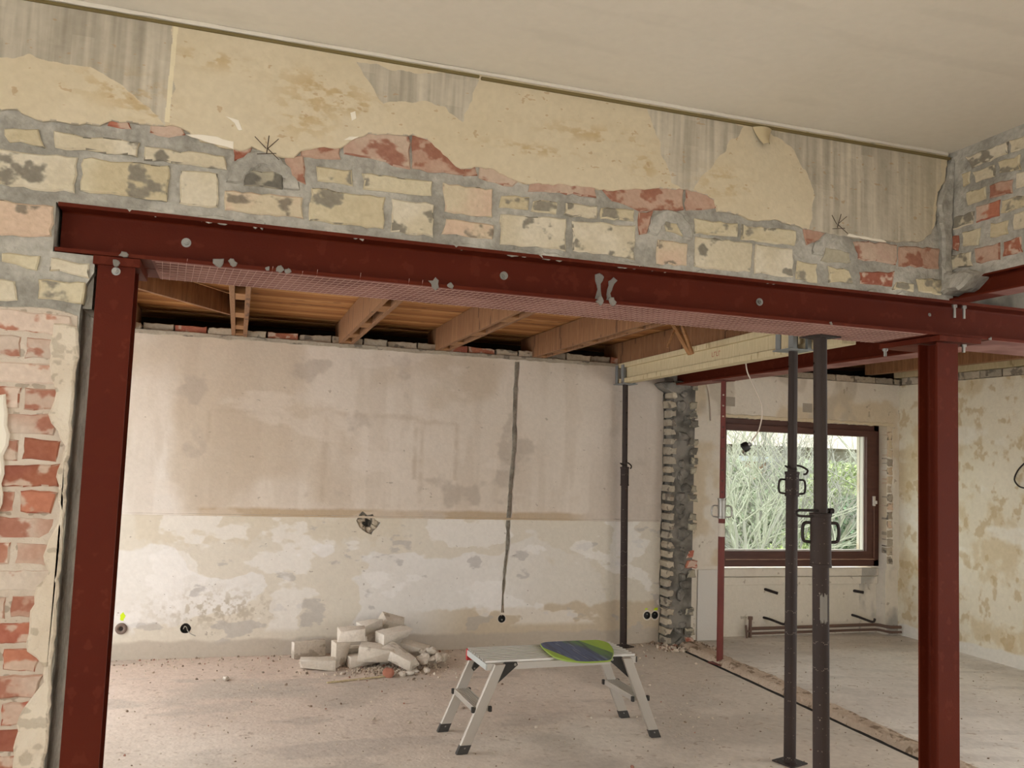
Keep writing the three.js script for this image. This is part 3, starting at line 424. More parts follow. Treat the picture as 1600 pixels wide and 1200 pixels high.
for (const [label, a, b] of [['upper left broken bracket stub in the niche under the window, pointing right', [4.5, 0.4, -6.69], [4.58, 0.375, -6.6]], ['upper right broken bracket stub in the niche under the window', [5.44, 0.375, -6.69], [5.49, 0.37, -6.61]]])
  tag(mesh('bracket_stub', bar(a, b, 0.013, 7), M.blackIron, scene), label, 'bracket', 'old radiator brackets in the niche');
{
  M.pipe = flat(0x6d5549, 0.6, 0.1);
  const t = thing('heating_pipe', 'old brown heating pipes along the foot of the window wall with one upright end', 'pipe', null, [4.32, 0, -6.62]);
  mesh('pipe_run', tube([[0.02, 0.07, -0.02], [0.6, 0.072, -0.022], [1.25, 0.075, -0.022], [1.34, 0.075, -0.005], [1.37, 0.075, 0.09], [1.4, 0.075, 0.112], [1.49, 0.075, 0.114]], 0.014, 60, 7), M.pipe, t);
  mesh('pipe_run', tube([[0.02, 0.03, -0.015], [0.6, 0.03, -0.018], [1.25, 0.032, -0.018], [1.34, 0.032, 0.0], [1.37, 0.032, 0.095], [1.4, 0.032, 0.118], [1.49, 0.032, 0.12]], 0.011, 60, 7), M.pipe, t);
  mesh('upright_pipe', [bar([0, 0.0, 0], [0, 0.175, 0], 0.015), cyl(0.021, 0.021, 0.025, 12).translate(0, 0.165, 0)], M.pipe, t);
  mesh('valve_stub', [bar([-0.045, 0.0, 0.02], [-0.055, 0.11, 0.02], 0.009), bar([-0.045, 0.06, 0.02], [0, 0.05, 0], 0.009)], M.pipe, t);
}

// ───────────────────────── red steel frame ─────────────────────────
function iShape(b, h, tf, tw, r = 0.012) {
  const s = new THREE.Shape(), x = b / 2, w = tw / 2; s.moveTo(-x, 0); s.lineTo(x, 0); s.lineTo(x, tf); s.lineTo(w + r, tf); s.quadraticCurveTo(w, tf, w, tf + r); s.lineTo(w, h - tf - r); s.quadraticCurveTo(w, h - tf, w + r, h - tf);
  s.lineTo(x, h - tf); s.lineTo(x, h); s.lineTo(-x, h); s.lineTo(-x, h - tf); s.lineTo(-w - r, h - tf); s.quadraticCurveTo(-w, h - tf, -w, h - tf - r); s.lineTo(-w, tf + r); s.quadraticCurveTo(-w, tf, -w - r, tf); s.lineTo(-x, tf); s.closePath(); return s;
}
const iBar = (b, h, tf, tw, L) => new THREE.ExtrudeGeometry(iShape(b, h, tf, tw), { depth: L, bevelEnabled: false, curveSegments: 4 });
function hexBolt(x, y, z, r = 0.0095) { return [cyl(r * 1.6, r * 1.6, 0.003, 16).rotateX(Math.PI / 2).translate(x, y, z + 0.0015), cyl(r, r, 0.009, 6).rotateX(Math.PI / 2).translate(x, y, z + 0.007), cyl(r * 0.5, r * 0.5, 0.008, 10).rotateX(Math.PI / 2).translate(x, y, z + 0.014)]; }
const splash = (cx, cy, r, z, n = 9) => slab(ring(cx, cy, r, n, 0.35), 0.006, { bev: 0.003, jit: 0.002, seg: 0.012, back: 0.002, tilt: 0.3 }).translate(0, 0, z);
{
  const t = thing('steel_beam', 'long rust-red steel beam carrying the torn front wall across the opening', 'beam', null, [1.2, 2.066, -3.05]);
  const P = (g) => g.translate(-1.2, -2.066, 3.05);
  mesh('front_girder', planar(P(iBar(0.155, 0.152, 0.012, 0.008, 6.39).rotateY(Math.PI / 2).translate(-0.565, 2.066, -2.972))), M.steel, t);
  mesh('rear_girder', planar(P(iBar(0.16, 0.152, 0.012, 0.008, 6.39).rotateY(Math.PI / 2).translate(-0.565, 2.066, -3.134))), M.steel, t);
  mesh('underside_coat', P(planar(box(-0.29, 2.0635, -3.213, 2.72, 2.0662, -2.897))), M.steelDusty, t).userData.label = 'dusty pink coat on the beam underside';
  mesh('underside_coat', P(planar(box(3.05, 2.0635, -3.213, 5.82, 2.0662, -2.897))), M.steelDusty, t);
  const net = []; // render netting tied under the flanges
  for (let x = -0.27; x < 2.7; x += 0.0235) { const k = 0.03 + 0.01 * Math.sin(x * 3); net.push(bar([x + k * 0.5, 2.0628, -2.896], [x - k * 0.5 + rr(-0.003, 0.003), 2.0628, -3.214], 0.0009, 4)); if (x < 0.9 && rnd() < 0.12) net.push(bar([x + k * 0.5, 2.0628, -2.8955], [x + k * 0.5 + 0.002, 2.0628 + rr(0.012, 0.03), -2.8945], 0.0008, 4)); }
  for (let z = -3.2; z < -2.9; z += 0.042) net.push(bar([-0.28, 2.0628, z], [2.7, 2.0628, z + 0.01], 0.0009, 4));
  const n = mesh('render_netting', P(merge(net)), M.netting, t); n.userData.kind = 'stuff'; n.userData.label = 'thin pale render netting';
  for (const [x, y] of [[-0.197, 2.147], [0.886, 2.145], [1.957, 2.144]]) mesh('bolt', P(merge(hexBolt(x, y, -2.968))), M.zinc, t);
  for (const [x] of [[2.882], [2.933]]) mesh('bolt', P(merge([cyl(0.011, 0.011, 0.012, 6).translate(x, 2.2, -2.915), cyl(0.006, 0.006, 0.05, 10).translate(x, 2.175, -2.915)])), M.zinc, t);
  for (const [x, y, r, z] of [[-0.372, 2.074, 0.013, -2.894], [-0.09, 2.079, 0.02, -2.894], [-0.05, 2.081, 0.014, -2.894], [0.06, 2.073, 0.009, -2.894], [0.1, 2.074, 0.016, -2.894], [0.125, 2.072, 0.01, -2.894], [0.615, 2.077, 0.022, -2.894], [0.67, 2.076, 0.014, -2.894], [1.235, 2.074, 0.02, -2.894], [1.285, 2.074, 0.017, -2.894], [2.8, 2.165, 0.009, -2.968], [3.05, 2.07, 0.01, -2.894], [2.24, 2.07, 0.008, -2.894]]) mesh('mortar_splash', P(splash(x, y, r * 0.85, z)), M.splash, t);
  for (const pts of [[[1.245, 2.183], [1.262, 2.193], [1.279, 2.178], [1.268, 2.15], [1.272, 2.1], [1.282, 2.085], [1.245, 2.085], [1.255, 2.13], [1.244, 2.16]], [[1.3, 2.165], [1.318, 2.18], [1.336, 2.172], [1.322, 2.155], [1.308, 2.12], [1.312, 2.085], [1.292, 2.085], [1.296, 2.13]]]) mesh('mortar_splash', P(slab(pts, 0.004, { bev: 0.002, jit: 0.002, seg: 0.015, back: 0.001 }).translate(0, 0, -2.968)), M.splash, t);
}
function steelPost(label, x0, z0, plate, bolts) { // flange face at z0, x0 = left edge of the flange
  const cx = x0 + 0.0535, cz = z0 - 0.055, t = thing('steel_post', label, 'post', null, [cx, 0, cz]);
  mesh('column', planar(iBar(0.107, 0.11, 0.009, 0.007, 2.036).rotateX(-Math.PI / 2).translate(0, 0, 0.055)), M.steel, t);
  const [px0, px1, py0, pz0, pz1] = plate;
  mesh('head_plate', planar(rbox(px0 - cx, py0, pz0 - cz, px1 - cx, 2.0632, pz1 - cz, 0.002)), M.steel, t);
  mesh('foot_plate', planar(rbox(-0.09, 0.0, -0.09, 0.09, 0.014, 0.09, 0.002)), M.steel, t);
  for (const [x, y, z] of bolts) mesh('bolt', [cyl(0.012, 0.012, 0.011, 6).translate(x - cx, y, z - cz), cyl(0.007, 0.007, 0.03, 8).translate(x - cx, y - 0.014, z - cz)], M.zinc, t);
  return t;
}
const postL = steelPost('rust-red steel post at the left, standing against the brick pier', -0.443, -2.9, [-0.456, -0.322, 2.036, -3.13, -2.888], [[-0.36, 2.03, -3.1]]);
mesh('mortar_splash', splash(-0.392 + 0.3895, 2.044, 0.011, -2.888 + 2.955), M.splash, postL);
mesh('plate_bolt', hexBolt(-0.39 + 0.3895, 2.02, -2.9 + 2.955, 0.008), M.zinc, postL);
steelPost('rust-red steel post at the right, standing free in front of the window room', 2.778, -2.9, [2.765, 2.985, 2.04, -3.235, -2.875], [[2.91, 2.034, -3.0], [2.935, 2.034, -2.92], [2.74 + 0.03, 2.034, -3.2]]);
{
  const t = thing('steel_beam', 'rust-red steel beam running back to the broken wall stub, above the thin red prop', 'beam', null, [3.52, 2.125, -4.85]);
  mesh('girder', planar(iBar(0.16, 0.152, 0.012, 0.008, 3.3).translate(0, 0, -1.68)), M.steel, t);
  mesh('underside_coat', planar(box(-0.08, -0.002, -1.6, 0.08, 0.0003, 1.55)), M.steelDusty, t);
  const u = thing('steel_beam', 'short length of red steel beam under the brick corner at the right', 'beam', null, [2.89, 2.218, -0.6]);
  mesh('girder', planar(iBar(0.1, 0.083, 0.008, 0.006, 5.2).translate(0, 0, -2.33)), M.steel, u);
  mesh('underside_coat', planar(box(-0.048, -0.002, -2.1, 0.048, 0.0003, 2.8)), M.steelDusty, u);
}

// ───────────────────────── joists, brace, formwork beam ─────────────────────────
[[-0.78, 'doubled timber joist hidden at the far left behind the steel post'], [-0.032, 'doubled timber joist seen end-on like a ladder near the left steel post'], [0.735, 'doubled timber joist second from the left, ending on the wall left of the hole'], [1.478, 'doubled timber joist in the middle, ending left of the chased cable slot'], [2.272, 'doubled timber joist fourth from the left, ending right of the cable slot'], [3.03, 'doubled timber joist above the pale formwork beam at the right']].forEach(([x, label], i) => {
  const t = thing('timber_joist', label, 'joist', 'joists of the back room ceiling', [x, 2.28, -4.9]);
  for (const s of [-1, 1]) mesh('plank', planar(rbox(s * 0.04 - 0.014, rr(-0.003, 0.003), -1.95, s * 0.04 + 0.014, 0.178, 1.62, 0.003), rr(0, 4), rr(0, 4)), M.joist, t);
  for (const z of [-1.62, -1.18, -0.6, 0.1, 0.8]) mesh('spacer_block', planar(rbox(-0.026, 0.004, z - 0.1, 0.026, 0.165, z + 0.1, 0.002), rr(0, 4), rr(0, 4)), M.joistEnd, t);
});
{
  const b = mesh('brace_plank', planar(rbox(-0.5, 0, -0.014, 0.5, 0.13, 0.014, 0.003)), M.joist, scene); b.position.set(-0.36, 2.326, -5.4); b.rotation.y = 0.99; tag(b, 'diagonal brace plank under the roof boards beside the left steel post', 'plank');
  const s = thing('split_batten', 'splintered batten ends hanging under the roof boards beside the formwork beam', 'batten', null, [2.55, 2.3, -4.75]);
  mesh('splinter', planar(rbox(-0.2, -0.012, -0.014, 0.2, 0.012, 0.014, 0.002).rotateZ(-0.7).rotateY(0.5)), M.joistEnd, s);
  mesh('splinter', planar(rbox(-0.16, -0.008, -0.01, 0.16, 0.008, 0.01, 0.002).rotateZ(-1.05).rotateY(0.3).translate(0.03, 0.0, 0.03)), M.joistEnd, s);
  mesh('splinter', planar(rbox(-0.1, -0.006, -0.006, 0.1, 0.006, 0.006, 0.002).rotateZ(1.2).translate(-0.03, -0.02, 0.0)), M.joistEnd, s);
  const j = thing('timber_joist', 'dark timber joist along the ceiling of the right-hand room', 'joist', null, [5.52, 2.35, -4.9]);
  mesh('plank', planar(rbox(-0.035, 0, -1.7, 0.035, 0.108, 1.6, 0.003)), M.joist, j);
}
{ // timber formwork beam on two props
  const A = V3(3.0, 2.113, -6.52), B = V3(2.832, 2.1, -3.52), L = A.distanceTo(B), t = thing('formwork_beam', 'pale timber formwork beam held up on two dark props', 'beam', null, A.clone().add(B).multiplyScalar(0.5).toArray());
  t.quaternion.setFromUnitVectors(V3(0, 0, 1), B.clone().sub(A).normalize());
  mesh('bottom_chord', planar(rbox(-0.04, 0, -L / 2, 0.04, 0.038, L / 2, 0.004)), M.paleWood, t);
  mesh('top_chord', planar(rbox(-0.04, 0.125, -L / 2, 0.04, 0.163, L / 2, 0.004)), M.paleWood, t);
  mesh('web', planar(rbox(-0.014, 0.036, -L / 2 + 0.01, 0.014, 0.127, L / 2 - 0.01, 0.002), 1.3, 0.4), M.paleWood, t);
  const st = []; for (let i = 0; i < 4; i++) st.push(box(-0.0146, 0.07, 0.1 + i * 0.03, -0.0138, 0.1, 0.104 + i * 0.03), box(-0.0146, 0.07 + (i % 2) * 0.026, 0.1 + i * 0.03, -0.0138, 0.074 + (i % 2) * 0.026, 0.122 + i * 0.03));
  mesh('stamp', st, flat(0xa8584a, 0.9), t).userData.label = 'faint red stamp print';
}

// ───────────────────────── props ─────────────────────────
const evaluator = new Evaluator(); evaluator.attributes = ['position', 'normal']; evaluator.useGroups = false;
function drilled(rIn, rOut, y0, y1, holes, angle, rh) {
  const prof = [[rIn, y0], [rOut, y0], [rOut, y1], [rIn, y1], [rIn, y0]].map((p) => new THREE.Vector2(...p));
  let b = new Brush(new THREE.LatheGeometry(prof, 22)); b.geometry.deleteAttribute('uv'); b.updateMatrixWorld();
  for (const y of holes) { const h = new Brush(cyl(rh, rh, rOut * 3, 10).rotateX(Math.PI / 2).rotateY(angle).translate(0, y, 0)); h.geometry.deleteAttribute('uv'); h.updateMatrixWorld(); b = evaluator.evaluate(b, h, SUBTRACTION); b.updateMatrixWorld(); }
  return planar(toCreasedNormals(b.geometry, 0.6));
}
function dHandle(r, h, out, side, y, rad) { const s = side; return tube([[s * r * 0.8, y + h, 0], [s * (r + out * 0.7), y + h, 0], [s * (r + out), y + h * 0.75, 0], [s * (r + out), y + h * 0.25, 0], [s * (r + out * 0.75), y + 0.004, 0], [s * r * 0.8, y, 0]], rad, 26, 6); }
function prop(label, o) {
  const F = V3(...o.foot), T = V3(...o.top), L = F.distanceTo(T), t = thing('steel_prop', label, 'prop', null, o.foot);
  t.quaternion.setFromUnitVectors(V3(0, 1, 0), T.sub(F).normalize());
  const mo = o.mo ?? M.prop, mi = o.mi ?? M.propInner, ro = o.ro, ri = o.ri, h = o.h;
  mesh('base_plate', planar(rbox(-0.062, 0.0005, -0.062, 0.062, 0.008, 0.062, 0.002).rotateY(o.turn ?? 0.3)), mo, t);
  mesh('outer_tube', planar(toCreasedNormals(new THREE.LatheGeometry([[ri + 0.0012, 0.006], [ro, 0.006], [ro, h], [ri + 0.0012, h]].map((p) => new THREE.Vector2(...p)), 24), 0.5)), mo, t);
  const holes = []; for (let y = h + 0.05; y < L - 0.06; y += o.pitch ?? 0.1) holes.push(y);
  mesh('inner_tube', drilled(ri - 0.004, ri, h - 0.25, L - 0.004, holes, o.drill ?? 0.4, o.rh ?? 0.006), mi, t);
  const sw = ro + (o.sleeve ?? 0.007), s0 = h - o.len, prof = [[ro * 0.98, s0], [sw, s0], [sw, s0 + 0.012], [sw - 0.002, s0 + 0.014], [sw - 0.002, h - 0.014], [sw, h - 0.012], [sw + 0.002, h + 0.002], [ri + 0.002, h + 0.004]];
  const c = mesh('sleeve_nut', planar(toCreasedNormals(new THREE.LatheGeometry(prof.map((p) => new THREE.Vector2(...p)), 22), 0.5)), o.nut ?? mo, t);
  c.rotation.y = o.handleTurn ?? 0;
  if (o.handles) for (const s of [-1, 1]) mesh('handle', dHandle(sw, o.hh, o.ho, s, h - 0.02 - o.hh - (o.hd ?? 0.02), o.hr ?? 0.0058), o.nut ?? M.blackIron, c);
  if (o.pin) mesh('pin', o.pin(h, ri, ro), M.blackIron, t);
  if (o.sticker) mesh('sticker', planar(new THREE.CylinderGeometry(ro + 0.0008, ro + 0.0008, 0.1, 24, 1, true).translate(0, o.sticker, 0)), flat(0xc9c0b2, 0.6), t).userData.label = 'worn pale sticker';
  if (o.patch) mesh('paint_scar', o.patch, M.splash, t).userData.label = 'grey scraped patch';
  if (o.fork) {
    mesh('fork_head', planar(rbox(-0.075, L - 0.004, -0.075, 0.075, L + 0.003, 0.075, 0.002)), M.galv, t);
    for (const x of [-1, 1]) for (const z of [-1, 1]) mesh('prong', [rbox(x * 0.052 - 0.004, L + 0.003, z * 0.055 - 0.02, x * 0.052 + 0.004, L + 0.155, z * 0.055 + 0.02, 0.002), rbox(x * 0.044 - 0.012, L + 0.003, z * 0.075 - 0.003, x * 0.044 + 0.012, L + 0.155, z * 0.075 + 0.003, 0.002)].map((g) => planar(g)), M.galv, t);
  } else mesh('top_plate', planar(rbox(-0.062, L - 0.006, -0.062, 0.062, L, 0.062, 0.002).rotateY(o.turn ?? 0.2)), mo, t);
  return t;
}
const hook = (w) => (h, ri, ro) => [tube([[0, h + 0.022, -ri - 0.004], [-ri - 0.008, h + 0.03, -0.012], [-ri - 0.016, h + 0.028, 0.006], [-ri - 0.004, h + 0.018, 0.022], [0.004, h + 0.016, ri + 0.006]], 0.0055, 26, 7), tube([[0, h + 0.028, -ri], [ri + 0.01, h + 0.034, -ri * 0.6], [ri + w * 0.6, h + 0.03, -0.004], [ri + w, h + 0.012, 0.014], [ri + w * 0.82, h - 0.006, 0.02], [ri + w * 0.55, h - 0.01, 0.02]], 0.0055, 26, 7)];
prop('dark steel prop under the far end of the formwork beam, close to the back wall', { foot: [3.038, 0, -6.44], top: [3.0, 2.105, -6.45], ro: 0.0285, ri: 0.022, h: 1.43, len: 0.15, handles: false, pin: hook(0.03), fork: true, drill: 0.3, pitch: 0.13 });
prop('dark steel prop with D-shaped handles under the near end of the formwork beam', { foot: [2.754, 0, -3.851], top: [2.748, 2.096, -3.851], ro: 0.03, ri: 0.0235, h: 1.462, len: 0.125, handles: true, hh: 0.072, ho: 0.03, pin: hook(0.06), fork: true, drill: 1.2, handleTurn: -0.35 });
prop('thickest dark steel prop, nearest the camera, wedged under the long front beam', { foot: [2.425, 0, -3.17], top: [2.399, 2.062, -3.17], ro: 0.0345, ri: 0.0285, h: 1.295, len: 0.225, handles: true, hh: 0.082, ho: 0.032, hr: 0.0072, handleTurn: -0.3, drill: 1.3, sleeve: 0.011,
  pin: (h, ri) => [bar([-0.13, h + 0.017, 0.03], [0.05, h + 0.012, 0.0], 0.006), tube([[-0.13, h + 0.017, 0.03], [-0.145, h + 0.008, 0.032], [-0.135, h - 0.006, 0.034], [-0.06, h - 0.01, 0.03]], 0.0055, 18, 7), cyl(0.012, 0.012, 0.02, 10).rotateZ(Math.PI / 2).translate(0.052, h + 0.012, 0)],
  patch: (() => { const g = new THREE.CylinderGeometry(0.0352, 0.0352, 0.11, 16, 6, true, -0.75, 0.95).translate(0, 0.9, 0); const p = g.attributes.position; for (let i = 0; i < p.count; i++) { const k = (p.getY(i) - 0.845) / 0.11; p.setY(i, p.getY(i) + rr(-0.012, 0.012)); } g.computeVertexNormals(); return planar(g); })() });
prop('thin red steel prop with a silver nut at the left edge of the window', { foot: [3.532, 0, -5.807], top: [3.524, 2.124, -5.807], ro: 0.0245, ri: 0.0195, h: 1.225, len: 0.15, handles: true, hh: 0.085, ho: 0.045, hd: 0.035, handleTurn: -0.25, mo: M.redProp, mi: M.redProp, nut: M.zinc, drill: -0.545, rh: 0.0075, pitch: 0.082, sticker: 0.99 });

// ───────────────────────── cables, lamp holder, sockets ─────────────────────────
{
  M.cable = flat(0xcdbfb0, 0.6);
  const t = thing('hanging_lamp_cable', 'thin white cable hanging before the window with a black lamp holder at its end', 'cable', null, [3.218, 1.612, -5.0]);
  mesh('cable', tube([[-0.03, 0.85, 0], [-0.025, 0.64, 0], [-0.008, 0.5, 0], [0.06, 0.38, 0], [0.108, 0.28, 0], [0.112, 0.2, 0], [0.085, 0.1, 0], [0.03, 0.035, 0.01]], 0.0045, 50, 6), M.cable, t);
  mesh('lamp_holder', toCreasedNormals(new THREE.LatheGeometry([[0.001, 0.032], [0.012, 0.03], [0.016, 0.016], [0.028, 0.012], [0.033, -0.004], [0.033, -0.03], [0.026, -0.034], [0.024, -0.01], [0.001, -0.008]].map((p) => new THREE.Vector2(...p)), 20), 0.5).rotateZ(-1.0).rotateY(-0.5), flat(0x1d1c1c, 0.35), t);
  mesh('terminal', bar([-0.03, -0.03, 0.01], [-0.035, -0.045, 0.015], 0.005), M.zinc, t); mesh('collar', cyl(0.008, 0.008, 0.014, 8).translate(0.0, 0.012, 0.028), M.zinc, t);
  tag(mesh('wall_cable', tube([[3.745, 2.24, ZW + 0.03], [3.77, 2.2, ZW + 0.03], [3.82, 2.1, ZW + 0.012], [3.84, 1.98, ZW + 0.01], [3.85, 1.85, ZW + 0.01]], 0.005, 30, 6), M.cable, scene), 'thin grey cable running down the wall left of the window', 'cable');
  tag(mesh('cable_loop', tube([[5.82, 1.66, -5.05], [5.815, 1.6, -5.17], [5.81, 1.53, -5.25], [5.81, 1.45, -5.29], [5.81, 1.395, -5.24], [5.815, 1.385, -5.12], [5.82, 1.42, -5.02]], 0.006, 40, 6), M.blackIron, scene), 'dark cable looping out of the right wall', 'cable');
}
function socketBox(name, label, x, y, z, parts) { const t = thing(name, label, 'socket', null, [x, y, z]); parts(t); return t; }
const cup = (r, d) => toCreasedNormals(new THREE.LatheGeometry([[0.0005, -d], [r * 0.92, -d], [r * 0.94, 0], [r, 0.002], [r * 1.0, -d * 1.1]].map((p) => new THREE.Vector2(...p)), 20), 0.5).rotateX(Math.PI / 2);
socketBox('conduit_ring', 'round brown conduit ring in the back wall under a yellow mark beside the left post', -0.68, 0.213, ZB + 0.004, (t) => { mesh('ring', new THREE.TorusGeometry(0.026, 0.013, 10, 22), flat(0x7a6a60, 0.8), t); mesh('bore', cyl(0.02, 0.02, 0.01, 16).rotateX(Math.PI / 2).translate(0, 0, -0.002), flat(0x3a332f, 1), t); });
socketBox('socket_box', 'open black socket box with loose wires low in the back wall left of the pile', -0.266, 0.204, ZB - 0.002, (t) => { mesh('box', cup(0.034, 0.026), flat(0x1f1d1b, 0.6), t); mesh('wire', [tube([[-0.016, -0.008, -0.015], [-0.006, 0.016, 0.012], [0.006, 0.012, 0.02], [0.014, -0.012, 0.014]], 0.0028, 16, 5), tube([[0.01, -0.01, -0.01], [0.03, -0.03, 0.02], [0.07, -0.05, 0.022]], 0.003, 16, 5)], flat(0xa9a59c, 0.5), t); });
socketBox('socket_box', 'open black socket box at the foot of the chased cable slot', 2.043, 0.222, ZB - 0.002, (t) => { mesh('box', cup(0.032, 0.026), flat(0x1f1d1b, 0.6), t); mesh('rim', new THREE.TorusGeometry(0.034, 0.004, 6, 20), flat(0xd8d0c2, 0.8), t); mesh('cable_end', tube([[0.004, 0.02, -0.02], [0.004, 0.05, -0.012], [0.008, 0.1, -0.015]], 0.006, 12, 6), M.cable, t); mesh('screw', cyl(0.007, 0.007, 0.006, 8).rotateX(Math.PI / 2).translate(0.008, -0.012, -0.018), M.zinc, t); });
socketBox('double_socket_box', 'pair of open black socket boxes under a yellow mark near the broken wall stub', 3.328, 0.223, ZB - 0.002, (t) => { for (const x of [-0.035, 0.035]) { mesh('box', cup(0.0325, 0.026).translate(x, 0, 0), flat(0x1f1d1b, 0.6), t); mesh('screw', cyl(0.005, 0.005, 0.006, 8).rotateX(Math.PI / 2).translate(x + 0.01, 0.006, -0.02), M.zinc, t); } mesh('plaster_rim', [new THREE.TorusGeometry(0.036, 0.006, 6, 20).translate(-0.035, 0, 0), new THREE.TorusGeometry(0.036, 0.006, 6, 20).translate(0.035, 0, 0)], flat(0xe2dccf, 0.9), t); });

// ───────────────────────── folding work platform with a pad on it ─────────────────────────
{
  M.alu = std({ color: 0xc9c6c0, roughness: 0.42, metalness: 0.75, bumpMap: bFine, bumpScale: 0.0002 });
  M.aluDull = std({ color: 0xb9b3aa, roughness: 0.5, metalness: 0.6 });
  M.blackPl = flat(0x26231f, 0.55); M.rubber = flat(0x3e3b38, 0.8); M.redPl = flat(0xb02a2c, 0.5); M.bluePl = flat(0xb2b6b4, 0.5);
  const t = thing('work_platform', 'aluminium folding work platform with a step at each end', 'step platform', null, [1.7, 0, -4.505]); t.rotation.y = 0.044;
  const sh = new THREE.Shape(), w = 0.165, n = 9; sh.moveTo(-w, -0.045); sh.lineTo(-w, -0.011); // ribbed deck profile
  for (let i = 0; i < n; i++) { const a = -w + (2 * w) * i / n, s = 2 * w / n; sh.lineTo(a + s * 0.06, 0); sh.lineTo(a + s * 0.5, 0); sh.lineTo(a + s * 0.54, -0.011); sh.lineTo(a + s * 0.98, -0.011); }
  sh.lineTo(w, -0.011); sh.lineTo(w, -0.045); sh.closePath();
  mesh('deck', planar(new THREE.ExtrudeGeometry(sh, { depth: 0.86, bevelEnabled: false }).rotateY(-Math.PI / 2).translate(0.43, 0.442, 0)), M.alu, t);
  for (const s of [-1, 1]) mesh('end_cap', planar(rbox(s * 0.43 - 0.005, 0.4, -0.167, s * 0.43 + 0.005, 0.431, 0.167, 0.003)), s < 0 ? M.bluePl : M.rubber, t);
  mesh('corner_cap', planar(rbox(-0.436, 0.375, -0.172, -0.39, 0.436, -0.15, 0.004)), M.redPl, t).userData.label = 'red corner cap';
  for (const s of [-1, 1]) for (const f of [-1, 1]) {
    const top = V3(s * 0.362, 0.43, f * 0.178), foot = V3(s * 0.54, 0.022, f * 0.178), L = top.y - foot.y, lean = new THREE.Matrix4().set(1, -(foot.x - top.x) / L, 0, 0, 0, 1, 0, 0, 0, 0, 1, 0, 0, 0, 0, 1);
    const put = (g) => g.applyMatrix4(lean).translate((top.x + foot.x) / 2, (top.y + foot.y) / 2, top.z);
    const leg = mesh('leg', planar(put(rbox(-0.029, -L / 2, -0.0125, 0.029, L / 2, 0.0125, 0.004))), M.aluDull, t);
    mesh('rubber_foot', planar(put(rbox(-0.03, -L / 2 - 0.022, -0.0135, 0.03, -L / 2 + 0.022, 0.0135, 0.003))), M.rubber, leg);
    mesh('rivet', put(cyl(0.004, 0.004, 0.003, 8).rotateX(Math.PI / 2).translate(0, -L / 2 + 0.008, 0.0145)), M.zinc, leg);
    const hz = f > 0 ? 0.158 : -0.16;
    const hinge = mesh('hinge_plate', slab([[s * 0.335, 0.436], [s * 0.268, 0.436], [s * 0.262, 0.42], [s * 0.39, 0.315], [s * 0.402, 0.33], [s * 0.37, 0.41]], 0.004, { bev: 0.001, jit: 0, seg: 0.2, back: 0.004, tilt: 0 }).translate(0, 0, f > 0 ? 0.171 : -0.161), M.blackPl, t);
    for (const [u, v, q] of [[0.278, 0.424, 0.007], [0.388, 0.33, 0.005]]) mesh('rivet', cyl(q, q, 0.006, 10).rotateX(Math.PI / 2).translate(s * u, v, hz + (f > 0 ? 0.018 : 0.004)), M.zinc, hinge);
  }
  for (const s of [-1, 1]) {
    const st = [], y = 0.222, u = s * 0.452; for (let i = 0; i < 7; i++) st.push(rbox(u - 0.042 + i * 0.0122, y - 0.004, -0.17, u - 0.034 + i * 0.0122, y + 0.003, 0.17, 0.001));
    st.push(rbox(u - 0.044, y - 0.026, -0.17, u + 0.044, y - 0.002, 0.17, 0.003));
    const m = mesh('step', st.map((g) => planar(g)), M.alu, t);
    for (const f of [-1, 1]) for (const e of [-1, 1]) mesh('step_plug', planar(rbox(u + e * 0.046 - 0.008, y - 0.026, f * 0.178 - 0.01, u + e * 0.046 + 0.008, y + 0.002, f * 0.178 + 0.01, 0.004)), M.blackPl, m);
  }
  // pad
  const padPts = [[1.682, -4.636], [1.735, -4.678], [1.855, -4.687], [1.96, -4.69], [2.053, -4.687], [2.077, -4.599], [2.029, -4.429], [1.952, -4.275], [1.905, -4.218], [1.776, -4.21], [1.688, -4.258], [1.655, -4.347], [1.66, -4.5]];
  const cv = new THREE.CatmullRomCurve3(padPts.map((p) => V3(p[0] - 1.86, -(p[1] + 4.45), 0)), true, 'catmullrom', 0.35).getPoints(52);
  const padMap = areaTexture(512, 512, -0.3, -0.3, 0.6, 0.6, (x, y) => {
    const d = x + 0.22 * (y + 0.0), n = fbm(x * 30, y * 4, 4), k = smooth(-0.02, 0.1, d + (n - 0.5) * 0.14);
    let c = mix3([66, 88, 132], [92, 136, 74], k); c = mix3(c, [40, 52, 84], smooth(0.5, 0.7, fbm(x * 70, y * 5, 3)) * 0.6); c = mix3(c, [150, 166, 190], smooth(0.62, 0.72, fbm(x * 60 + 5, y * 6, 3)) * 0.6 * (1 - k));
    if (d > 0.125 || d < -0.175) c = mix3([164, 202, 60], [150, 190, 54], n); return c;
  });
  const p = mesh('pad', planar(new THREE.ExtrudeGeometry(new THREE.Shape(cv.map((q) => new THREE.Vector2(q.x, q.y))), { depth: 0.003, bevelEnabled: true, bevelThickness: 0.003, bevelSize: 0.004, bevelSegments: 2, curveSegments: 4 }).translate(0, 0, 0.003)), [std({ map: padMap, roughness: 0.5, bumpMap: bFine, bumpScale: 0.0006 }), flat(0x8fa848, 0.5)], scene);
  p.rotation.x = -Math.PI / 2; p.position.set(1.86, 0.4425, -4.45); tag(p, 'blue and lime green rounded foam pad lying on the work platform', 'pad');
}

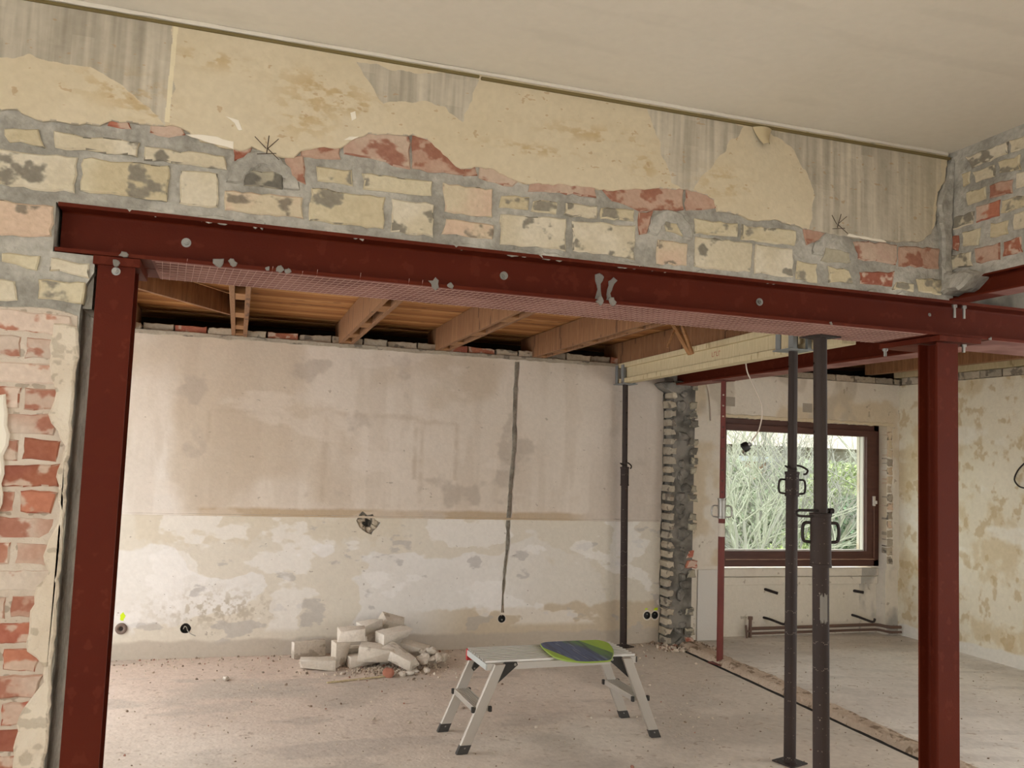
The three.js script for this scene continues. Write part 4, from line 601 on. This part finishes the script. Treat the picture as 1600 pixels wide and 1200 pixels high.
// ───────────────────────── heap of blocks by the back wall ─────────────────────────
function block(label, L, H, D, pos, rot, m = 0, chip = 1) {
  const g = new RoundedBoxGeometry(L, H, D, 2, 0.0025), p = g.attributes.position, s = [pick([-1, 1]), pick([-1, 1]), pick([-1, 1])];
  for (let i = 0; i < p.count; i++) { const x = p.getX(i), y = p.getY(i), z = p.getZ(i), d = Math.hypot(x - s[0] * L / 2, y - s[1] * H / 2, z - s[2] * D / 2); const k = chip * Math.max(0, 0.05 - d) * 0.5; p.setXYZ(i, x - s[0] * k + (noise(x * 90 + 5, y * 90 + z * 40) - 0.5) * 0.003, y - s[1] * k * 0.8, z - s[2] * k); }
  const gc = toCreasedNormals(g, 0.5);
  const b = mesh('block', planar(gc, rr(0, 4), rr(0, 4)), M.ks[m], scene); b.position.set(...pos); b.rotation.set(...rot, 'YXZ'); return tag(b, label, 'block', 'loose blocks in the heap by the back wall');
}
block('pale block on its long edge leaning at the wall, leftmost of the heap', 0.235, 0.113, 0.055, [0.575, 0.058, -6.452], [-0.06, 0.3, 0]);
block('flat pale block lying in front at the left end of the heap', 0.24, 0.072, 0.115, [0.61, 0.036, -6.085], [0, -0.12, 0]);
block('upright block with a crumbled top standing behind the flat front block', 0.105, 0.17, 0.1, [0.768, 0.086, -6.16], [0.04, 0.25, 0.03], 1);
block('block lying lengthwise at the bottom middle of the heap', 0.23, 0.075, 0.11, [0.93, 0.038, -6.14], [0, 0.18, 0], 1);
block('half-hidden block in the shadow behind the upright block', 0.2, 0.1, 0.1, [0.9, 0.052, -6.28], [0, 0.1, 0]);
block('rounded beige block lying on top at the left of the heap', 0.19, 0.085, 0.1, [0.835, 0.214, -6.17], [0.05, -0.08, 0.04], 1);
block('tilted block resting on the top left of the heap against the wall', 0.16, 0.08, 0.1, [0.985, 0.235, -6.34], [0.2, 0.55, 0.25]);
block('long shaded block lying across the back of the heap', 0.25, 0.09, 0.1, [1.07, 0.15, -6.36], [0, 0.3, 0.1], 1);
block('highest block of the heap, its peak against the wall', 0.2, 0.075, 0.1, [1.17, 0.235, -6.42], [0.5, 0.2, -0.35], 1);
block('bright block lying on top at the right of the heap', 0.245, 0.075, 0.11, [1.135, 0.2, -6.16], [0.1, 0.42, 0.08]);
block('block with a bright end face lying tilted in the middle of the heap', 0.235, 0.11, 0.11, [1.0, 0.098, -6.06], [0.15, -0.32, -0.1]);
block('block sliding down the front right of the heap', 0.25, 0.075, 0.115, [1.155, 0.095, -5.985], [0.25, -0.85, -0.28]);
block('block under the rubble at the right end of the heap', 0.2, 0.075, 0.11, [1.285, 0.095, -6.17], [0.1, -0.4, -0.2]);
block('low block wedged under the right side of the heap', 0.24, 0.08, 0.11, [1.15, 0.042, -6.22], [0, 0.2, 0], 1);
function rockGeo(r, d = 1) { const g = new THREE.IcosahedronGeometry(r, d), p = g.attributes.position, o = rr(0, 90), sx = rr(0.7, 1.25), sy = rr(0.55, 0.9), sz = rr(0.7, 1.2); for (let i = 0; i < p.count; i++) { const x = p.getX(i), y = p.getY(i), z = p.getZ(i), k = 0.7 + 0.6 * fbm(o + x / r * 1.3 + z / r, o + y / r * 1.3 - z / r, 2); p.setXYZ(i, x * k * sx, y * k * sy, z * k * sz); } g.computeVertexNormals(); return planar(g, rr(0, 3), rr(0, 3)); }
for (let i = 0; i < 18; i++) {
  const x = 1.36 + rr(-0.08, 0.14), z = -6.08 + rr(-0.1, 0.1), r = rr(0.02, 0.045), top = clamp(1 - Math.hypot((x - 1.36) / 0.2, (z + 6.08) / 0.16)) * 0.1;
  const k = mesh('rubble_lump', rockGeo(r), M.ks[i % 2], scene); k.position.set(x, r * 0.5 + top, z); tag(k, 'white lump of broken block in the loose rubble at the right of the heap', 'rubble', 'rubble lumps beside the heap');
}
for (const [x, z, r] of [[0.73, -6.32, 0.025], [0.7, -6.36, 0.018], [1.14, -5.83, 0.028], [1.19, -5.84, 0.03], [1.24, -5.9, 0.024], [0.02, -5.9, 0.026], [1.32, -5.9, 0.03], [1.09, -5.86, 0.022]]) { const k = mesh('rubble_lump', rockGeo(r), M.ks[0], scene); k.position.set(x, r * 0.5, z); tag(k, 'small lump of broken block lying loose on the floor near the heap', 'rubble', 'single lumps round the heap'); }
{
  const r = mesh('brick_shard', rockGeo(0.035, 1), flat(0xa06a56, 0.95), scene); r.position.set(1.045, 0.022, -5.83); r.rotation.set(0.3, 0.4, 0.8); tag(r, 'red brick shard lying in front of the block heap', 'brick shard');
  const s = mesh('wooden_lath', planar(rbox(-0.2, -0.004, -0.009, 0.2, 0.004, 0.009, 0.002)), M.paleWood, scene); s.position.set(0.83, 0.006, -5.77); s.rotation.y = 0.24; tag(s, 'thin wooden lath lying on the floor in front of the heap', 'lath');
}
{ // crumbs and grit over the floor
  const base = new THREE.IcosahedronGeometry(1, 0), N = 2600, im = new THREE.InstancedMesh(base, std({ color: 0xffffff, roughness: 1 }), N), o = new THREE.Object3D(), c = new THREE.Color();
  im.name = numbered('floor_grit'); im.userData.kind = 'stuff'; im.userData.label = 'crumbs of mortar and brick scattered over the floor'; im.userData.category = 'debris';
  for (let i = 0; i < N; i++) {
    let x, z, s; const u = i / N;
    if (u < 0.32) { const a = rr(0, 6.283), d = Math.abs(rr(-1, 1) * rr(0, 1)) * 0.62; x = 1.08 + Math.cos(a) * d * 1.15; z = -6.02 + Math.sin(a) * d * 0.62; s = rr(0.002, 0.011); }
    else if (u < 0.42) { x = rr(3.3, 3.75); z = rr(-6.5, -6.2); s = rr(0.003, 0.02); }
    else if (u < 0.6) { x = rr(-1.2, 3.4); z = -6.52 + Math.abs(rr(0, 1) * rr(0, 0.6)); s = rr(0.002, 0.009); }
    else if (u < 0.93) { x = rr(-1.4, 3.4); z = rr(-6.5, -3.4); s = rr(0.0015, 0.006) * (rnd() < 0.1 ? 2 : 1); }
    else { x = rr(3.7, 5.7); z = rr(-6.4, -3.4); s = rr(0.001, 0.005); }
    if (z < ZB + 0.02 && x < 3.4) z = ZB + 0.03;
    o.position.set(x, s * 0.4, z); o.rotation.set(rr(0, 6), rr(0, 6), rr(0, 6)); o.scale.set(s * rr(0.7, 1.6), s * rr(0.4, 0.9), s * rr(0.7, 1.4)); o.updateMatrix(); im.setMatrixAt(i, o.matrix);
    const k = rnd(); im.setColorAt(i, k < 0.06 ? c.setHex(0x9a7060) : k < 0.4 ? c.setHex(0x8a7a6a) : c.setHex(0xcabdac));
  }
  scene.add(shade(im));
}

// ───────────────────────── garden outside the window ─────────────────────────
{
  M.soil = std({ map: areaTexture(512, 512, 0, 0, 8, 8, (x, y) => mix3([104, 108, 84], [134, 136, 112], fbm(x * 3, y * 3, 5))), roughness: 1 });
  struct('ground', box(-40, -0.9, -70, 60, -0.45, -7.6), M.soil);
  const twig = [flat(0x94968c, 0.95), flat(0xa0a594, 0.95), flat(0x8c8c86, 0.95), flat(0xa6a89a, 0.95)];
  function bareShrub(label, x, z, H, stems, m) {
    const t = thing('bare_shrub', label, 'shrub', null, [x, -0.45, z]), thick = [], thin = [];
    const grow = (p, d, L, r, lev) => {
      const pts = [p]; let q = p.clone(), dir = d.clone(); for (let i = 0; i < 3; i++) { dir = dir.clone().add(V3(rr(-0.35, 0.35), rr(-0.1, 0.22), rr(-0.35, 0.35))).normalize(); q = q.clone().addScaledVector(dir, L / 3); pts.push(q); }
      (lev < 1 ? thick : thin).push(new THREE.TubeGeometry(new THREE.CatmullRomCurve3(pts), 5, r, lev < 1 ? 6 : 4));
      if (lev < 3) for (let i = 0; i < (lev < 1 ? 6 : 4); i++) { const at = pts[1 + Math.floor(rnd() * 3)]; grow(at, dir.clone().add(V3(rr(-1.1, 1.1), rr(-0.2, 0.7), rr(-1.1, 1.1))).normalize(), L * rr(0.5, 0.75), r * 0.5, lev + 1); }
    };
    for (let i = 0; i < stems; i++) grow(V3(rr(-0.25, 0.25), 0, rr(-0.25, 0.25)), V3(rr(-0.35, 0.35), 1, rr(-0.35, 0.35)).normalize(), H * rr(0.5, 0.7), H * 0.008, 0);
    mesh('stems', thick, twig[m], t); mesh('twigs', thin, twig[(m + 1) % 4], t);
  }
  bareShrub('bare tan shrub at the left edge of the window view', 6.0, -9.6, 2.3, 4, 0);
  bareShrub('tangled bare shrub behind the lamp holder in the window view', 7.2, -10.8, 2.6, 5, 1);
  bareShrub('bare shrub with a straight yellow-green trunk between the red and dark props', 7.9, -10.6, 2.8, 4, 1);
  bareShrub('arching bare bush right of the dark props in the window view', 9.3, -11.4, 2.2, 6, 3);
  bareShrub('tall bare grey tree behind the right half of the window', 12.0, -15.0, 4.2, 3, 2);
  bareShrub('far bare tree behind the left half of the window', 10.2, -16.5, 4.2, 3, 2);
  bareShrub('low pale bramble bush in front of the evergreen bush', 8.2, -9.7, 1.3, 6, 3);
  function leafy(name, label, x, z, R, H, hex, n, s) {
    const t = thing(name, label, 'bush', null, [x, -0.45, z]);
    const leaf = new THREE.BufferGeometry(); leaf.setAttribute('position', new THREE.Float32BufferAttribute([0, 0, 0, 0.5, 0.15, 0.4, 0, 0, 1, 0, 0, 0, 0, 0, 1, -0.5, 0.15, 0.4], 3)); leaf.computeVertexNormals();
    const im = shade(new THREE.InstancedMesh(leaf, std({ color: 0xffffff, roughness: 0.7, side: THREE.DoubleSide }), n)), o = new THREE.Object3D(), c = new THREE.Color(), b = new THREE.Color(hex); im.name = numbered('foliage'); im.userData.kind = 'stuff';
    for (let i = 0; i < n; i++) { const a = rr(0, 6.283), k = Math.sqrt(rnd()), y = rnd(), q = R * k * (0.75 + 0.5 * fbm(a * 1.5 + 20, y * 4, 3)) * (1 - 0.55 * y * y); o.position.set(Math.cos(a) * q, y * H, Math.sin(a) * q); o.rotation.set(rr(0, 6), rr(0, 6), rr(0, 6)); o.scale.setScalar(s * rr(0.6, 1.3)); o.updateMatrix(); im.setMatrixAt(i, o.matrix); im.setColorAt(i, c.copy(b).multiplyScalar(rr(0.7, 1.3))); }
    t.add(im);
    const st = []; for (let i = 0; i < 7; i++) st.push(bar([rr(-0.1, 0.1), 0, rr(-0.1, 0.1)], [rr(-R, R) * 0.5, H * rr(0.5, 0.85), rr(-R, R) * 0.5], 0.018, 5)); mesh('stems', st, twig[2], t);
  }
  leafy('evergreen_bush', 'dense green evergreen bush at the lower right of the window view', 9.2, -10.6, 1.25, 1.5, 0x6f8a6c, 9000, 0.07);
  leafy('evergreen_bush', 'yellow-green bush top beyond the arching bare bush', 11.0, -13.4, 1.4, 2.0, 0x96a672, 6000, 0.08);
  leafy('evergreen_bush', 'small bright green bush at the lower left of the window view', 6.5, -9.4, 0.35, 0.9, 0x96aa62, 1600, 0.06);
  leafy('hedge_bush', 'pale green hedge filling the back of the garden at the left', 10.5, -19.0, 3.0, 2.0, 0x909e84, 14000, 0.13);
  leafy('hedge_bush', 'pale green hedge filling the back of the garden at the right', 15.5, -19.5, 3.0, 2.0, 0x92a086, 14000, 0.13);
  // neighbouring houses
  const h = thing('neighbour_house', 'pale neighbouring house with a red tiled roof seen through the window', 'house', null, [15.5, -0.45, -27]);
  mesh('wall', planar(box(-6.5, 0, -4, 9, 2.6, 0)), flat(0xb0aca4, 0.95), h);
  const roofG = extrude([[-4.4, 2.5], [0.5, 2.5], [-2, 4.8]], 0, 1).rotateY(Math.PI / 2).scale(16, 1, 1).translate(-6.8, 0, 0);
  mesh('roof', planar(roofG), flat(0xb0a49c, 0.9), h);
  for (const x of [-4.5, -1.5, 2.2, 5.5]) { const f = mesh('window', planar(box(x, 1.0, 0, x + 1.1, 2.1, 0.05)), flat(0xe8e8e4, 0.6), h); mesh('pane', planar(box(x + 0.08, 1.08, 0.05, x + 1.02, 2.02, 0.06)), flat(0x7c878c, 0.1), f); }
  const s = thing('garden_shed', 'low garden shed with an orange wall and pale flat roof beyond the shrubs', 'shed', null, [12.2, -0.45, -20.5]);
  mesh('wall', planar(box(-1.6, 0, -1.5, 1.6, 2.0, 0)), flat(0xa87858, 0.95), s);
  mesh('roof', planar(box(-1.9, 2.0, -1.7, 1.9, 2.14, 0.3)), flat(0x9aa2a8, 0.7), s);
}

scene.traverse((o) => { if (o.isMesh) { o.castShadow = true; o.receiveShadow = true; } });
renderer.render(scene, camera);
